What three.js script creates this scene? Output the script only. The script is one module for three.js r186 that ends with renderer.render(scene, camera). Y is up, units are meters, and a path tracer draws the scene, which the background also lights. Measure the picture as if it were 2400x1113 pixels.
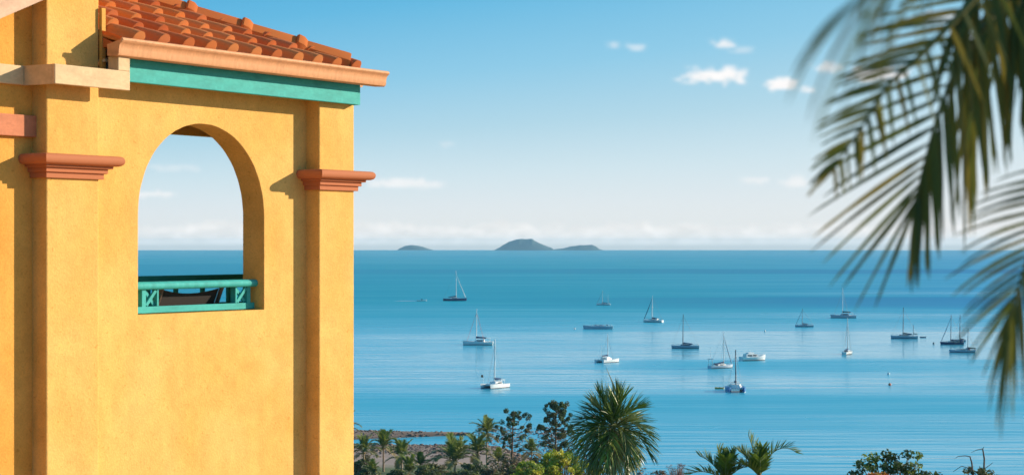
import * as THREE from 'three';
import { mergeGeometries, mergeVertices, toCreasedNormals } from 'three/addons/utils/BufferGeometryUtils.js';

// ---------------------------------------------------------------- camera, sky, sun, exposure
const scene = new THREE.Scene();
const EYE = 40;                                    // metres above the sea
const FPX = 4600;                                  // focal length for a 2400 x 1113 frame
const camera = new THREE.PerspectiveCamera(2 * Math.atan(556.5 / FPX) * 180 / Math.PI, 2400 / 1113, 0.1, 40000);
camera.position.set(0, EYE, 0);
camera.lookAt(0, EYE, -100);
camera.setViewOffset(2400, 1113, 0, -16.5, 2400, 1113);   // a little lens shift: verticals stay parallel
camera.focus = 40;
camera.userData.fStop = 6.3;

const renderer = new THREE.WebGLRenderer({ antialias: true });
renderer.toneMapping = THREE.LinearToneMapping;
renderer.toneMappingExposure = 1.5;
renderer.shadowMap.enabled = true;

const SUN_AZ = 69.9 * Math.PI / 180, SUN_EL = 16.7 * Math.PI / 180;
const sunDir = new THREE.Vector3(Math.sin(SUN_AZ) * Math.cos(SUN_EL), Math.sin(SUN_EL), -Math.cos(SUN_AZ) * Math.cos(SUN_EL));
const sun = new THREE.DirectionalLight(new THREE.Color().setRGB(1.0, 0.87, 0.68), 4.6);
sun.position.copy(sunDir).multiplyScalar(60).add(new THREE.Vector3(0, 40, -15));
sun.target.position.set(0, 40, -15);
sun.castShadow = true;
Object.assign(sun.shadow.camera, { left: -40, right: 40, top: 40, bottom: -40, near: 1, far: 200 });
sun.shadow.mapSize.set(4096, 4096);
scene.add(sun, sun.target);

// ---------------------------------------------------------------- random numbers and noise
let seed = 12345;
function rng() { seed = (seed + 0x6D2B79F5) | 0; let t = Math.imul(seed ^ (seed >>> 15), 1 | seed); t = (t + Math.imul(t ^ (t >>> 7), 61 | t)) ^ t; return ((t ^ (t >>> 14)) >>> 0) / 4294967296; }
const rr = (a, b) => a + (b - a) * rng();
const clamp = (x, a = 0, b = 1) => Math.min(b, Math.max(a, x));
const lerp = (a, b, t) => a + (b - a) * t;
const sstep = (a, b, x) => { const t = clamp((x - a) / (b - a)); return t * t * (3 - 2 * t); };
function hash(ix, iy, s) { let h = Math.imul(ix, 374761393) ^ Math.imul(iy, 668265263) ^ Math.imul(s, 974634541); h = Math.imul(h ^ (h >>> 13), 1274126177); return ((h ^ (h >>> 16)) >>> 0) / 4294967296; }
function vnoise(x, y, s = 0, px = 0, py = 0) {
  const x0 = Math.floor(x), y0 = Math.floor(y), fx = x - x0, fy = y - y0;
  const w = (i, p) => p ? ((i % p) + p) % p : i;
  const ux = fx * fx * (3 - 2 * fx), uy = fy * fy * (3 - 2 * fy);
  const a = hash(w(x0, px), w(y0, py), s), b = hash(w(x0 + 1, px), w(y0, py), s), c = hash(w(x0, px), w(y0 + 1, py), s), d = hash(w(x0 + 1, px), w(y0 + 1, py), s);
  return lerp(lerp(a, b, ux), lerp(c, d, ux), uy);
}
function fbm(x, y, oct = 4, s = 0, px = 0, py = 0) {
  let v = 0, a = 0.5, n = 0;
  for (let o = 0; o < oct; o++) { v += a * vnoise(x, y, s + o * 17, px, py); n += a; a *= 0.5; x *= 2; y *= 2; px *= 2; py *= 2; }
  return v / n;
}
function texture(size, fn, { srgb = false, float = false, h = size } = {}) {
  const d = float ? new Float32Array(size * h * 4) : new Uint8Array(size * h * 4);
  for (let y = 0; y < h; y++) for (let x = 0; x < size; x++) {
    const c = fn(x / size, y / h, x, y), i = (y * size + x) * 4;
    for (let k = 0; k < 4; k++) { const v = k === 3 ? (c[3] ?? 1) : c[k]; d[i + k] = float ? v : Math.round(clamp(v) * 255); }
  }
  const t = new THREE.DataTexture(d, size, h, THREE.RGBAFormat, float ? THREE.FloatType : THREE.UnsignedByteType);
  t.wrapS = t.wrapT = THREE.RepeatWrapping; t.magFilter = THREE.LinearFilter; t.minFilter = THREE.LinearFilter;
  if (srgb) t.colorSpace = THREE.SRGBColorSpace;
  t.needsUpdate = true;
  return t;
}
const rep = (t, x, y = x) => { const c = t.clone(); c.repeat.set(x, y); c.needsUpdate = true; return c; };

// ---------------------------------------------------------------- the sky: blue air paling to the horizon, a low bank of cloud, a few small clouds
const SKY_STOPS = [[-90, .32, .36, .38], [-0.5, .76, .73, .67], [0, .76, .73, .67], [0.3, .58, .585, .575], [0.9, .515, .56, .58], [1.6, .43, .53, .575], [2.6, .30, .46, .545], [3.8, .185, .40, .54], [5.4, .088, .325, .51], [7.2, .034, .258, .465], [14, .03, .22, .41], [35, .04, .18, .34], [90, .045, .15, .30]];
function skyAt(el) {
  let i = 1; while (i < SKY_STOPS.length - 1 && SKY_STOPS[i][0] < el) i++;
  const a = SKY_STOPS[i - 1], b = SKY_STOPS[i], t = clamp((el - a[0]) / (b[0] - a[0]));
  return [lerp(a[1], b[1], t), lerp(a[2], b[2], t), lerp(a[3], b[3], t)];
}
// [azimuth, elevation, half width, half height, strength, seed] in degrees
const CLOUDS = [[5.95, 4.86, 1.02, .26, 1.0, 1], [6.35, 4.95, .5, .17, .75, 2], [7.85, 4.60, .52, .22, 1.0, 3], [8.55, 4.47, .26, .1, .8, 4], [10.55, 4.86, .75, .34, 1.0, 5], [9.2, 5.08, .4, .2, .7, 6], [6.2, 5.78, .36, .2, .8, 7], [6.65, 5.62, .4, .1, .3, 8],
  [3.7, 5.75, .3, .12, .45, 9], [3.0, 5.8, .2, .12, .4, 10], [-3.3, 1.78, .95, .17, .7, 11], [-2.6, 1.72, .6, .12, .55, 18], [-10.4, 1.44, .62, .11, .75, 12], [-9.7, 2.2, .8, .1, .28, 13], [7.05, 1.86, .42, .13, .55, 14], [8.25, 1.8, .42, .2, .6, 15], [-1.9, 2.9, .25, .1, .25, 16], [12.5, 6.4, .9, .25, .6, 17], [13.2, 5.9, .6, .2, .6, 19]];
{
  const W = 4096, H = 2048, d = new Float32Array(W * H * 4), sunAzD = SUN_AZ * 180 / Math.PI, sunElD = SUN_EL * 180 / Math.PI;
  const cols = new Float32Array(W);
  for (let x = 0; x < W; x++) { let az = ((x + .5) / W - .25) * 360; if (az > 180) az -= 360; cols[x] = az; }
  for (let y = 0; y < H; y++) {
    const el = ((y + .5) / H - .5) * 180, ce = Math.cos(el * Math.PI / 180), se = Math.sin(el * Math.PI / 180);
    const near = el > -1.5 && el < 9;
    for (let x = 0; x < W; x++) {
      const az = cols[x], i = (y * W + x) * 4;
      const ca = clamp(ce * Math.cos(SUN_EL) * Math.cos((az - sunAzD) * Math.PI / 180) + se * Math.sin(SUN_EL), -1, 1);
      const ang = Math.acos(ca) * 180 / Math.PI, g = clamp((88 - ang) / 60, 0, 1);
      let c = skyAt(el > 0 ? el * (1 - .85 * g) : el);
      const glow = .4 * Math.exp(-ang / 14);
      c = [c[0] + glow, c[1] + glow * .92, c[2] + glow * .8];
      if (near) {
        // low bank of cloud along the whole horizon
        const bx = az * 1.1, top = .50 + .36 * (fbm(bx, 3.3, 5, 5) - .3) + .12 * (fbm(az * 6, 1.1, 3, 15) - .5);
        const puff = fbm(az * 3.2, el * 8, 5, 31);
        const m = sstep(top + .05, top - .09, el + .34 * (puff - .5)) * (.55 + .45 * sstep(.25, .7, puff));
        const b = .555 + .24 * puff + .10 * sstep(.35, 0, el);
        c = [lerp(c[0], b * 1.02, m * .9), lerp(c[1], b * .985, m * .9), lerp(c[2], b * .955, m * .9)];
        let k = 0, sh = 0;
        for (const [ca2, cel, hw, hh, st, sd] of CLOUDS) {
          const dx = (az - ca2) / (hw * 1.3), dy = (el - cel) / (hh * 1.08);
          if (Math.abs(dx) > 1.6 || Math.abs(dy) > 2) continue;
          const n = fbm(az * 4.5 + sd * 9, el * 13, 6, sd), base = dy < 0 ? 1.5 : 1;
          const q = 1 - Math.sqrt(dx * dx + dy * dy * base) + 1.35 * (n - .5);
          const a = sstep(.04, .62, q) * st;
          if (a > k) { k = a; sh = n; }
        }
        if (k > 0) { const b2 = .62 + .10 * sh; c = [lerp(c[0], b2, k), lerp(c[1], b2 * .975, k), lerp(c[2], b2 * .965, k)]; }
      }
      d[i] = c[0]; d[i + 1] = c[1]; d[i + 2] = c[2]; d[i + 3] = 1;
    }
  }
  const t = new THREE.DataTexture(d, W, H, THREE.RGBAFormat, THREE.FloatType);
  t.mapping = THREE.EquirectangularReflectionMapping; t.magFilter = THREE.LinearFilter; t.minFilter = THREE.LinearFilter; t.needsUpdate = true;
  scene.background = t; scene.environment = t;
}
scene.fog = new THREE.FogExp2(new THREE.Color().setRGB(.42, .76, 1.0), 5.0e-5);

// ---------------------------------------------------------------- helpers
const V = (x, y, z) => new THREE.Vector3(x, y, z);
const at = (px, py, depth) => V((px - 1200) / FPX * depth, EYE + (573 - py) / FPX * depth, -depth);
const seaDepth = (py) => FPX * EYE / (py - 573);
const used = {};
function numbered(n) { used[n] = (used[n] ?? 0) + 1; return used[n] === 1 ? n : n + '_' + String(used[n] - 1).padStart(3, '0'); }
function tag(o, label, category, group, kind) { o.userData.label = label; if (category) o.userData.category = category; if (group) o.userData.group = group; if (kind) o.userData.kind = kind; return o; }
function thing(name, pos, label, category, group, turn = 0) {
  const o = new THREE.Group(); o.name = numbered(name); o.position.copy(pos); o.rotation.y = turn; scene.add(o);
  return tag(o, label, category, group);
}
function put(name, geo, mat, parent, top = false) {
  const m = new THREE.Mesh(geo, mat); m.name = top ? numbered(name) : name; m.castShadow = m.receiveShadow = true; parent.add(m); return m;
}
const mat = (r, g, b, o = {}) => new THREE.MeshPhysicalMaterial({ color: new THREE.Color().setRGB(r, g, b), roughness: .7, ...o });
const leafMat = (r, g, b, tr = .35, o = {}) => new THREE.MeshPhysicalMaterial({ color: new THREE.Color().setRGB(r, g, b), roughness: 1, transmission: tr, thickness: 0, side: THREE.DoubleSide, ...o });

class MB {   // collects triangles, ribbons and tubes
  constructor() { this.p = []; this.i = []; this.c = []; this.uv = []; this.col = null; }
  v(a) { this.p.push(a.x, a.y, a.z); if (this.col) this.c.push(...this.col); return this.p.length / 3 - 1; }
  tri(a, b, c) { this.i.push(a, b, c); }
  quad(a, b, c, d) { this.i.push(a, b, c, a, c, d); }
  ribbon(pts, side, widths) {
    let l;
    for (let k = 0; k < pts.length; k++) {
      const s = side[k], a = this.v(pts[k].clone().addScaledVector(s, widths[k] / 2)), b = this.v(pts[k].clone().addScaledVector(s, -widths[k] / 2));
      if (l) this.quad(l[0], l[1], b, a);
      l = [a, b];
    }
  }
  tube(pts, radii, n = 6) {
    let prev = null; const t = V(0, 0, 0), u = V(0, 0, 0), w = V(0, 0, 0);
    for (let k = 0; k < pts.length; k++) {
      t.copy(pts[Math.min(k + 1, pts.length - 1)]).sub(pts[Math.max(k - 1, 0)]).normalize();
      u.set(0, 1, 0); if (Math.abs(t.y) > .9) u.set(1, 0, 0);
      u.cross(t).normalize(); w.copy(t).cross(u);
      const ring = [];
      for (let j = 0; j < n; j++) { const a = j / n * Math.PI * 2; ring.push(this.v(pts[k].clone().addScaledVector(u, Math.cos(a) * radii[k]).addScaledVector(w, Math.sin(a) * radii[k]))); }
      if (prev) for (let j = 0; j < n; j++) this.quad(prev[j], prev[(j + 1) % n], ring[(j + 1) % n], ring[j]);
      else { const c = this.v(pts[k]); for (let j = 0; j < n; j++) this.tri(c, ring[(j + 1) % n], ring[j]); }
      prev = ring;
    }
    const c = this.v(pts[pts.length - 1]); for (let j = 0; j < n; j++) this.tri(c, prev[j], prev[(j + 1) % n]);
  }
  geo() {
    const g = new THREE.BufferGeometry();
    g.setAttribute('position', new THREE.Float32BufferAttribute(this.p, 3));
    if (this.c.length) g.setAttribute('color', new THREE.Float32BufferAttribute(this.c, 3));
    g.setIndex(this.i); g.computeVertexNormals(); return g;
  }
}
function box(x0, x1, y0, y1, z0, z1) {   // uv in metres
  const g = new THREE.BoxGeometry(x1 - x0, y1 - y0, z1 - z0), p = g.attributes.position, n = g.attributes.normal, uv = g.attributes.uv;
  g.translate((x0 + x1) / 2, (y0 + y1) / 2, (z0 + z1) / 2);
  for (let i = 0; i < p.count; i++) {
    if (Math.abs(n.getX(i)) > .5) uv.setXY(i, p.getZ(i) + 7.3, p.getY(i)); else if (Math.abs(n.getY(i)) > .5) uv.setXY(i, p.getX(i), p.getZ(i) + 3.1); else uv.setXY(i, p.getX(i), p.getY(i));
  }
  return g;
}
function chamfered(x0, x1, y0, y1, z0, z1, r = .006) {   // a board with softened long edges
  const s = new THREE.Shape(); s.moveTo(x0 + r, y0 + r); s.lineTo(x1 - r, y0 + r); s.lineTo(x1 - r, y1 - r); s.lineTo(x0 + r, y1 - r); s.closePath();
  const g = new THREE.ExtrudeGeometry(s, { depth: z1 - z0 - 2 * r, bevelEnabled: true, bevelSize: r, bevelThickness: r, bevelSegments: 2 });
  g.translate(0, 0, z0 + r); return g;
}
function profileAlong(pts, x0, x1) {      // closed profile [z, y], swept along x
  const s = new THREE.Shape(pts.map(([z, y]) => new THREE.Vector2(-z, y)));
  const g = new THREE.ExtrudeGeometry(s, { depth: x1 - x0, bevelEnabled: false }); g.rotateY(Math.PI / 2); g.translate(x0, 0, 0);
  return g;      // (sx, sy, d) -> x = x0 + d, z = -sx
}
const bar = (a, b, r, n = 6) => { const m = new MB(); m.tube([a, b], [r, r], n); return m.geo(); };

// ---------------------------------------------------------------- the ground and the sea
function shoreZ(X) {      // distance from the camera at which the land ends
  const w = 2.2 * (fbm(X * .09, 1.7, 3, 71) - .5) * 2;
  return lerp(391, 322, sstep(-6, 17, X)) - .5 * clamp(X - 14, 0, 60) + w;
}
function landHeight(X, Z) {
  const zs = shoreZ(X), dd = zs - Z;
  let h = dd < 0 ? Math.max(-3, dd * .12) : dd < 45 ? 1.1 * (1 - Math.exp(-dd / 9)) + dd * .012 : 1.64 + (dd - 45) * .079;
  if (dd > 280) h = Math.max(h, 1.64 + 235 * .079 + (dd - 280) * .15);
  // the rocky spit
  const t = clamp((X + 90) / 80), mid = lerp(413, 411, t), half = lerp(16, 0.5, sstep(.55, 1, t) * .8 + t * .2) * (.85 + .4 * fbm(X * .12, 9, 3, 5));
  const sp = .9 * (1 - ((Z - mid) / half) ** 2) * (X < -8 ? 1 : 0) - .12;
  return Math.max(h, Math.max(sp, -3));
}
{
  const xs = [], zs = [];
  for (let x = -300; x <= 300; x += (x > -60 && x < 50 ? 1.0 : 12)) xs.push(x);
  for (let z = -60; z <= 470; z += (z > 300 && z < 440 ? 1.2 : 8)) zs.push(z);
  const m = new MB(), nx = xs.length;
  const rough = (X, Z) => (fbm(X * .5, Z * .5, 3, 44) - .5) * .3;
  for (const z of zs) for (const x of xs) {
    const h = landHeight(x, z), hh = h > -.4 && z > 300 ? h + rough(x, z) : h, n = fbm(x * .21, z * .21, 4, 3), f = fbm(x * 1.3, z * 1.3, 2, 8);
    const rock = [.17 + .10 * f, .105 + .07 * f, .075 + .05 * f], sand = [.30 + .08 * n, .20 + .06 * n, .155 + .05 * n], green = [.05 + .05 * n, .075 + .05 * n, .02];
    const dd = shoreZ(x) - z, k = sstep(16, 34, dd + 12 * (n - .5)), g = sstep(50, 80, dd + 22 * (n - .5));
    let c = [0, 1, 2].map((q) => lerp(lerp(rock[q], sand[q], k), green[q], g));
    const wet = sstep(.35, .02, h); c = c.map((q, j) => q * lerp(1, [.5, .55, .62][j], wet));
    m.col = c; m.v(V(x, hh, -z));
  }
  for (let j = 0; j < zs.length - 1; j++) for (let i = 0; i < nx - 1; i++) { const a = j * nx + i; m.quad(a, a + 1, a + nx + 1, a + nx); }
  const g = put('ground', m.geo(), new THREE.MeshStandardMaterial({ vertexColors: true, roughness: .95, side: THREE.DoubleSide }), scene, true);
  tag(g, 'brown rocky foreshore and land below the hotel', null, null, 'structure');
}
// the hotel's paved terrace in front of the wall
{
  const t = put('terrace', box(-5, 12, EYE - 4.6, EYE - 4.2, -24, -4), mat(.60, .37, .23, { roughness: .9 }), scene, true); tag(t, 'paved terracotta terrace below the hotel wall', null, null, 'structure');
}
// loose rocks on the foreshore and the spit
{
  const base = new THREE.IcosahedronGeometry(1, 1), p = base.attributes.position;
  for (let i = 0; i < p.count; i++) { const k = 1 + .5 * (vnoise(p.getX(i) * 2 + 9, p.getY(i) * 2 + p.getZ(i) * 3, 4) - .5); p.setXYZ(i, p.getX(i) * k, p.getY(i) * k * .7, p.getZ(i) * k); }
  base.deleteAttribute('normal'); base.deleteAttribute('uv');
  const rock = mergeVertices(base); rock.computeVertexNormals();
  const spots = [];
  while (spots.length < 7000) {
    const X = rr(-60, 24), Z = rr(335, 428), h = landHeight(X, Z), dd = shoreZ(X) - Z;
    if (h < -.15 || (dd > 26 + 14 * fbm(X * .2, Z * .2, 2, 6))) continue;
    spots.push([X, Math.max(h, -.05), Z, rr(.08, .27) * (rng() < .05 ? 2 : 1)]);
  }
  const im = new THREE.InstancedMesh(rock, mat(1, 1, 1, { roughness: .9 }), spots.length), M = new THREE.Matrix4(), q = new THREE.Quaternion(), c = new THREE.Color();
  spots.forEach(([X, h, Z, s], i) => {
    q.setFromEuler(new THREE.Euler(rr(-.4, .4), rr(0, 6.28), rr(-.4, .4)));
    M.compose(V(X, h, -Z), q, V(s * rr(.8, 1.4), s, s * rr(.8, 1.3))); im.setMatrixAt(i, M);
    const t = rng(); im.setColorAt(i, c.setRGB(lerp(.10, .32, t * t), lerp(.062, .215, t * t), lerp(.045, .165, t * t)));
  });
  im.name = 'shore_rocks'; im.castShadow = im.receiveShadow = true; scene.add(im);
  tag(im, 'loose brown rocks strewn over the spit and the foreshore', 'rocks', null, 'stuff');
}
// the sea
const calmPatches = [   // [x0, x1, z0, z1, amount]: slicks of calm water (+) and ruffled lanes (-), metres from the camera
  [-90, 40, 560, 860, .40], [-10, 130, 520, 720, .22], [55, 230, 690, 900, .85], [40, 150, 655, 720, -.15], [30, 130, 600, 660, -.38], [-10, 75, 560, 600, .22], [60, 190, 540, 610, .16], [-70, 150, 462, 505, -.42], [20, 220, 505, 545, -.16], [10, 260, 330, 420, .12],
  [90, 620, 1230, 1480, -.55], [220, 560, 1560, 1640, .25], [150, 480, 1060, 1130, .25], [100, 520, 930, 985, .2], [-60, 2500, 2700, 3150, -.6], [-3000, -200, 1000, 4000, -.25],
];
const SEA_R = 14000;
{
  const nk = 40, waves = [];
  for (let i = 0; i < nk; i++) { const ky = Math.round(rr(2, 42) * (rng() < .5 ? .5 : 1)) || 1, kx = Math.round((rng() - .5) * ky * .8); waves.push([kx, ky, rr(0, 6.28), 1 / Math.pow(Math.hypot(kx, ky), .75)]); }
  for (let i = 0; i < 9; i++) waves.push([Math.round(rr(-1.4, 1.4)), 3 + i, rr(0, 6.28), 1.2 / (3 + i) * rr(.5, 1.4)]);
  const N = 512, nrm = texture(N, (u, v) => {
    let sx = 0, sy = 0;
    for (const [kx, ky, ph, a] of waves) { const c = Math.cos(6.28318 * (kx * u + ky * v) + ph) * a; sx += kx * c / 12; sy += ky * c / 12; }
    const k = .042, nx = -sx * k, ny = -sy * k, l = Math.hypot(nx, ny, 1);
    return [nx / l * .5 + .5, ny / l * .5 + .5, 1 / l * .5 + .5];
  });
  const calmAt = (X, Z) => {
    let c = lerp(.50, .12, sstep(620, 1500, Z)) + .16 * sstep(4500, 9000, Z) + .42 * (fbm(X / 160 + 3, Z / 30, 4, 9) - .5) + .5 * (fbm(X / 60, Z / 9, 3, 19) - .5) * sstep(1800, 700, Z);
    const wx = X + 40 * (fbm(X / 70, Z / 40, 3, 2) - .5), wz = Z * (1 + .05 * (fbm(X / 110, Z / 160, 3, 12) - .5));
    for (const [x0, x1, z0, z1, a] of calmPatches) {
      const ex = (x1 - x0) * .3, ez = Math.min((z1 - z0) * .5, 26 + z0 * .02);
      c += a * sstep(x0 - ex, x0 + ex, wx) * sstep(x1 + ex, x1 - ex, wx) * sstep(z0 - ez, z0 + ez * .6, wz) * sstep(z1 + ez, z1 - ez * .6, wz);
    }
    return c;
  };
  const XW = 6000, ZW = 14000, patch = texture(1024, (u, v) => {
    const X = (u - .5) * XW, Z = v * ZW, c = clamp(calmAt(X, Z));
    return [0, lerp(.36, .12, c), 0, lerp(.06, 2.0, Math.pow(c, 1.6))];
  }, { h: 2048 });
  const color = texture(1024, (u, v) => {
    const X = (u - .5) * XW, Z = v * ZW, dark = .34 * clamp(-1.6 * (calmAt(X, Z) - .05)), far = sstep(600, 1500, Z), right = sstep(60, 500, X * 1400 / Math.max(Z, 900)), n = fbm(X / 300, Z / 90, 3, 88);
    const near = [.065, .43, .58], deep = lerp(0, 1, far);
    return [lerp(near[0], 0, deep), lerp(near[1], lerp(.315, .29, right) + .03 * (n - .5), deep) * (1 - dark), lerp(near[2], lerp(.42, .53, right), deep) * (1 - dark * .45)];
  }, { h: 2048 });
  for (const t of [patch, color]) { t.wrapS = t.wrapT = THREE.ClampToEdgeWrapping; t.channel = 1; }
  const m = new THREE.MeshPhysicalMaterial({ color: new THREE.Color(1, 1, 1), map: color, roughness: 1, roughnessMap: patch, specularIntensity: 1, specularIntensityMap: patch, ior: 1.33, normalMap: nrm, normalScale: new THREE.Vector2(1, 1) });
  const g = new THREE.CircleGeometry(SEA_R, 512); g.rotateX(-Math.PI / 2);
  const p = g.attributes.position, uv0 = [], uv1 = [];
  for (let i = 0; i < p.count; i++) { uv0.push(p.getX(i) / 170, -p.getZ(i) / 90); uv1.push(p.getX(i) / XW + .5, -p.getZ(i) / ZW); }
  g.setAttribute('uv', new THREE.Float32BufferAttribute(uv0, 2)); g.setAttribute('uv1', new THREE.Float32BufferAttribute(uv1, 2));
  tag(put('sea', g, m, scene, true), 'turquoise sea of the bay reaching to the horizon', null, null, 'structure');
}
// islands on the horizon: [name, label, profile points as (pixel x, pixel y)]
function island(name, label, pts, depth) {
  const c = pts.map(([x, y]) => V((x - 1200) / FPX * depth, Math.max(0, (586 - y)) / FPX * depth, 0)), x0 = c[0].x, x1 = c[c.length - 1].x, mid = (x0 + x1) / 2;
  const m = new MB(), nx = 90, nz = 30, Wd = (x1 - x0) * .28;
  const crest = (x) => { for (let i = 1; i < c.length; i++) if (x <= c[i].x) return lerp(c[i - 1].y, c[i].y, sstep(0, 1, (x - c[i - 1].x) / (c[i].x - c[i - 1].x)) * .4 + .6 * (x - c[i - 1].x) / (c[i].x - c[i - 1].x)); return 0; };
  for (let j = 0; j <= nz; j++) for (let i = 0; i <= nx; i++) {
    const x = lerp(x0, x1, i / nx), w = (j / nz - .5) * 2, z = w * Wd * (1 - .15 * Math.abs(i / nx - .5)), r = fbm(x / 90 + 50, z / 90 + 50, 5, 7) - .5;
    m.v(V(x - mid, crest(x) * (1 - Math.abs(w) ** 1.7) * (1 + .9 * r * (1 - (1 - Math.abs(w)) ** 3) + .12 * r) + 2, z));
  }
  for (let j = 0; j < nz; j++) for (let i = 0; i < nx; i++) { const a = j * (nx + 1) + i; m.quad(a, a + nx + 1, a + nx + 2, a + 1); }
  const o = put(name, m.geo(), islandMat, scene, true); o.position.set(mid, 0, -depth);
  return tag(o, label, null, null, 'structure');
}
const islandMat = mat(.075, .125, .125, { roughness: .95 });
island('island', 'small low island alone at the left on the horizon', [[930, 587], [938, 581], [950, 576], [962, 574], [976, 575], [990, 578], [1004, 583], [1016, 587]], 13400);
island('island', 'tall humped middle island on the horizon', [[1158, 588], [1168, 581], [1180, 574], [1195, 566], [1210, 562], [1228, 560.5], [1244, 561], [1256, 567], [1272, 573], [1290, 579], [1302, 586]], 13000);
island('island', 'lower island with a steep right end beside the tall hump', [[1292, 587], [1303, 583], [1320, 582], [1340, 577], [1362, 575], [1386, 573.5], [1396, 577], [1405, 583], [1414, 588]], 13000);

// ---------------------------------------------------------------- the hotel building: local x along the wall, z outwards, y from the eye level (lifted by BY)
const BY = 9;
const hotel = thing('hotel_building', V(-3.585, EYE - BY, -17), 'yellow rendered hotel wall with an arched opening, pilasters and red tiled roof', 'building', null, 57.95 * Math.PI / 180);
const plasterTex = texture(1024, (u, v) => {
  const big = fbm(u * 6, v * 6, 4, 1, 6, 6), mid = fbm(u * 34, v * 34, 3, 2, 34, 34), fine = vnoise(u * 380, v * 380, 3, 380, 380), g = vnoise(u * 190, v * 190, 6, 190, 190);
  const speck = sstep(.86, .98, g) * .14, streak = fbm(u * 26, v * 3, 3, 5, 26, 3);
  const k = .935 + .06 * (big - .5) + .08 * (mid - .5) + .07 * (fine - .5) + .05 * (streak - .5) - speck * .55;
  return [k * (1 + .01 * (big - .5)), k * (1 + .07 * (big - .5) - speck * .25), k * (1 + .22 * (big - .5) - speck * .5)];
}, { srgb: true });
const plasterBump = texture(1024, (u, v) => { const a = .5 * vnoise(u * 380, v * 380, 3, 380, 380) + .3 * vnoise(u * 190, v * 190, 6, 190, 190) + .35 * fbm(u * 60, v * 60, 3, 9, 60, 60); return [a, a, a]; });
const plaster = mat(.84, .478, .136, { roughness: .95, specularIntensity: .25, map: rep(plasterTex, .28), bumpMap: rep(plasterBump, .28), bumpScale: .0025 });
const plasterOrange = mat(.83, .40, .085, { roughness: .95, specularIntensity: .25, map: rep(plasterTex, .28), bumpMap: rep(plasterBump, .28), bumpScale: .0025 });
const paintTex = texture(256, (u, v) => { const a = fbm(u * 5, v * 14, 4, 3, 5, 14), b = fbm(u * 40, v * 40, 2, 8, 40, 40), k = .92 + .18 * (a - .5) + .06 * (b - .5) - .06 * sstep(.66, .74, a); return [k, k, k]; }, { srgb: true });
const paintBump = texture(256, (u, v) => { const a = fbm(u * 8, v * 30, 3, 13, 8, 30); return [a, a, a]; });
const painted = (r, g, b, ro = .5) => mat(r, g, b, { roughness: ro + .25, specularIntensity: .35, map: rep(paintTex, 1.1), bumpMap: rep(paintBump, 2), bumpScale: .0015 });
const terracottaTrim = painted(.64, .215, .095, .55), cream = painted(.80, .56, .32, .5), peach = painted(.80, .385, .185, .4), teal = painted(.06, .46, .42, .42), bandPaint = painted(.68, .25, .13, .6), darkGap = mat(.02, .04, .04);
const timber = painted(.80, .42, .10, .8);
const addB = (name, geo, m, parent = hotel) => { geo.translate(0, BY, 0); return put(name, geo, m, parent); };
function prism(pts, y0, y1) {     // plan outline [x, z] raised from y0 to y1
  const s = new THREE.Shape(pts.map(([x, z]) => new THREE.Vector2(x, -z)));
  const g = new THREE.ExtrudeGeometry(s, { depth: y1 - y0, bevelEnabled: false }); g.rotateX(-Math.PI / 2); g.translate(0, y0, 0); return g;
}
function pilasterPlan(x0, x1, z0, z1, r = .012) { return [[x0, z0], [x0, z1 - r], [x0 + r * .3, z1 - r * .3], [x0 + r, z1], [x1 - r, z1], [x1 - r * .3, z1 - r * .3], [x1, z1 - r], [x1, z0]].reverse(); }
// the wall with its arch
{
  const s = new THREE.Shape(); s.moveTo(-.17, -BY); s.lineTo(3.474, -BY); s.lineTo(3.474, 1.52); s.lineTo(-.17, 1.52); s.closePath();
  const h = new THREE.Path(), a0 = .491, a1 = 2.248, c = (a0 + a1) / 2, rx = (a1 - a0) / 2, sp = .24, ry = .876;
  h.moveTo(a0, -.627); h.lineTo(a1, -.627); h.lineTo(a1, sp);
  for (let k = 1; k <= 48; k++) { const t = k / 48 * Math.PI, e = .0035 * (hash(k, 3, 3) - .5); h.lineTo(c + (rx + e) * Math.cos(t), sp + (ry + e) * Math.pow(Math.sin(t), .94)); }
  h.closePath(); s.holes.push(h);
  const g = new THREE.ExtrudeGeometry(s, { depth: .255, bevelEnabled: true, bevelSize: .005, bevelOffset: -.005, bevelThickness: .005, bevelSegments: 2 }); g.translate(0, 0, -.26);
  addB('arched_wall', g, plaster);
}
addB('side_wall', box(-7, -.785, -BY, 4.6, -.26, 0), plasterOrange);
addB('side_wall', prism([[-.785, -4], [-.785, -.001], [-.172, -.001], [-.172, -4]].reverse(), -BY, 4.6), plaster);
addB('return_wall', box(3.22, 3.47, -BY, 1.52, -1.0, -.262), plaster);
addB('pilaster', prism(pilasterPlan(-.783, -.171, -.1, .165), -BY, 4.6), plaster);
addB('pilaster', prism(pilasterPlan(2.902, 3.476, -.1, .165), -BY, 1.5), plaster);
// capitals: mitred rings stepping out round the pilaster
function capital(x0, x1, yTop, right) {
  const prof = [[0, -.198], [.028, -.198], [.03, -.196], [.03, -.152], [.052, -.149], [.054, -.147], [.054, -.112], [.084, -.109], [.086, -.107], [.086, -.088], [.118, -.086], [.138, -.079], [.151, -.066], [.157, -.049], [.157, -.030], [.150, -.014], [.138, -.004], [.12, 0], [0, 0.002]];
  const m = new MB(), L = [];
  for (const [o, y] of prof) L.push([V(x0 - o, yTop + y, -.0), V(x0 - o, yTop + y, .165 + o), V(x1 + o, yTop + y, .165 + o), V(x1 + o, yTop + y, -.0)]);
  for (let k = 0; k < L.length - 1; k++) for (let j = 0; j < 3; j++) { const a = [L[k][j], L[k][j + 1], L[k + 1][j + 1], L[k + 1][j]].map((q) => m.v(q)); m.quad(a[0], a[1], a[2], a[3]); }
  return addB('capital', toCreasedNormals(m.geo(), .6), terracottaTrim);
}
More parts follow.
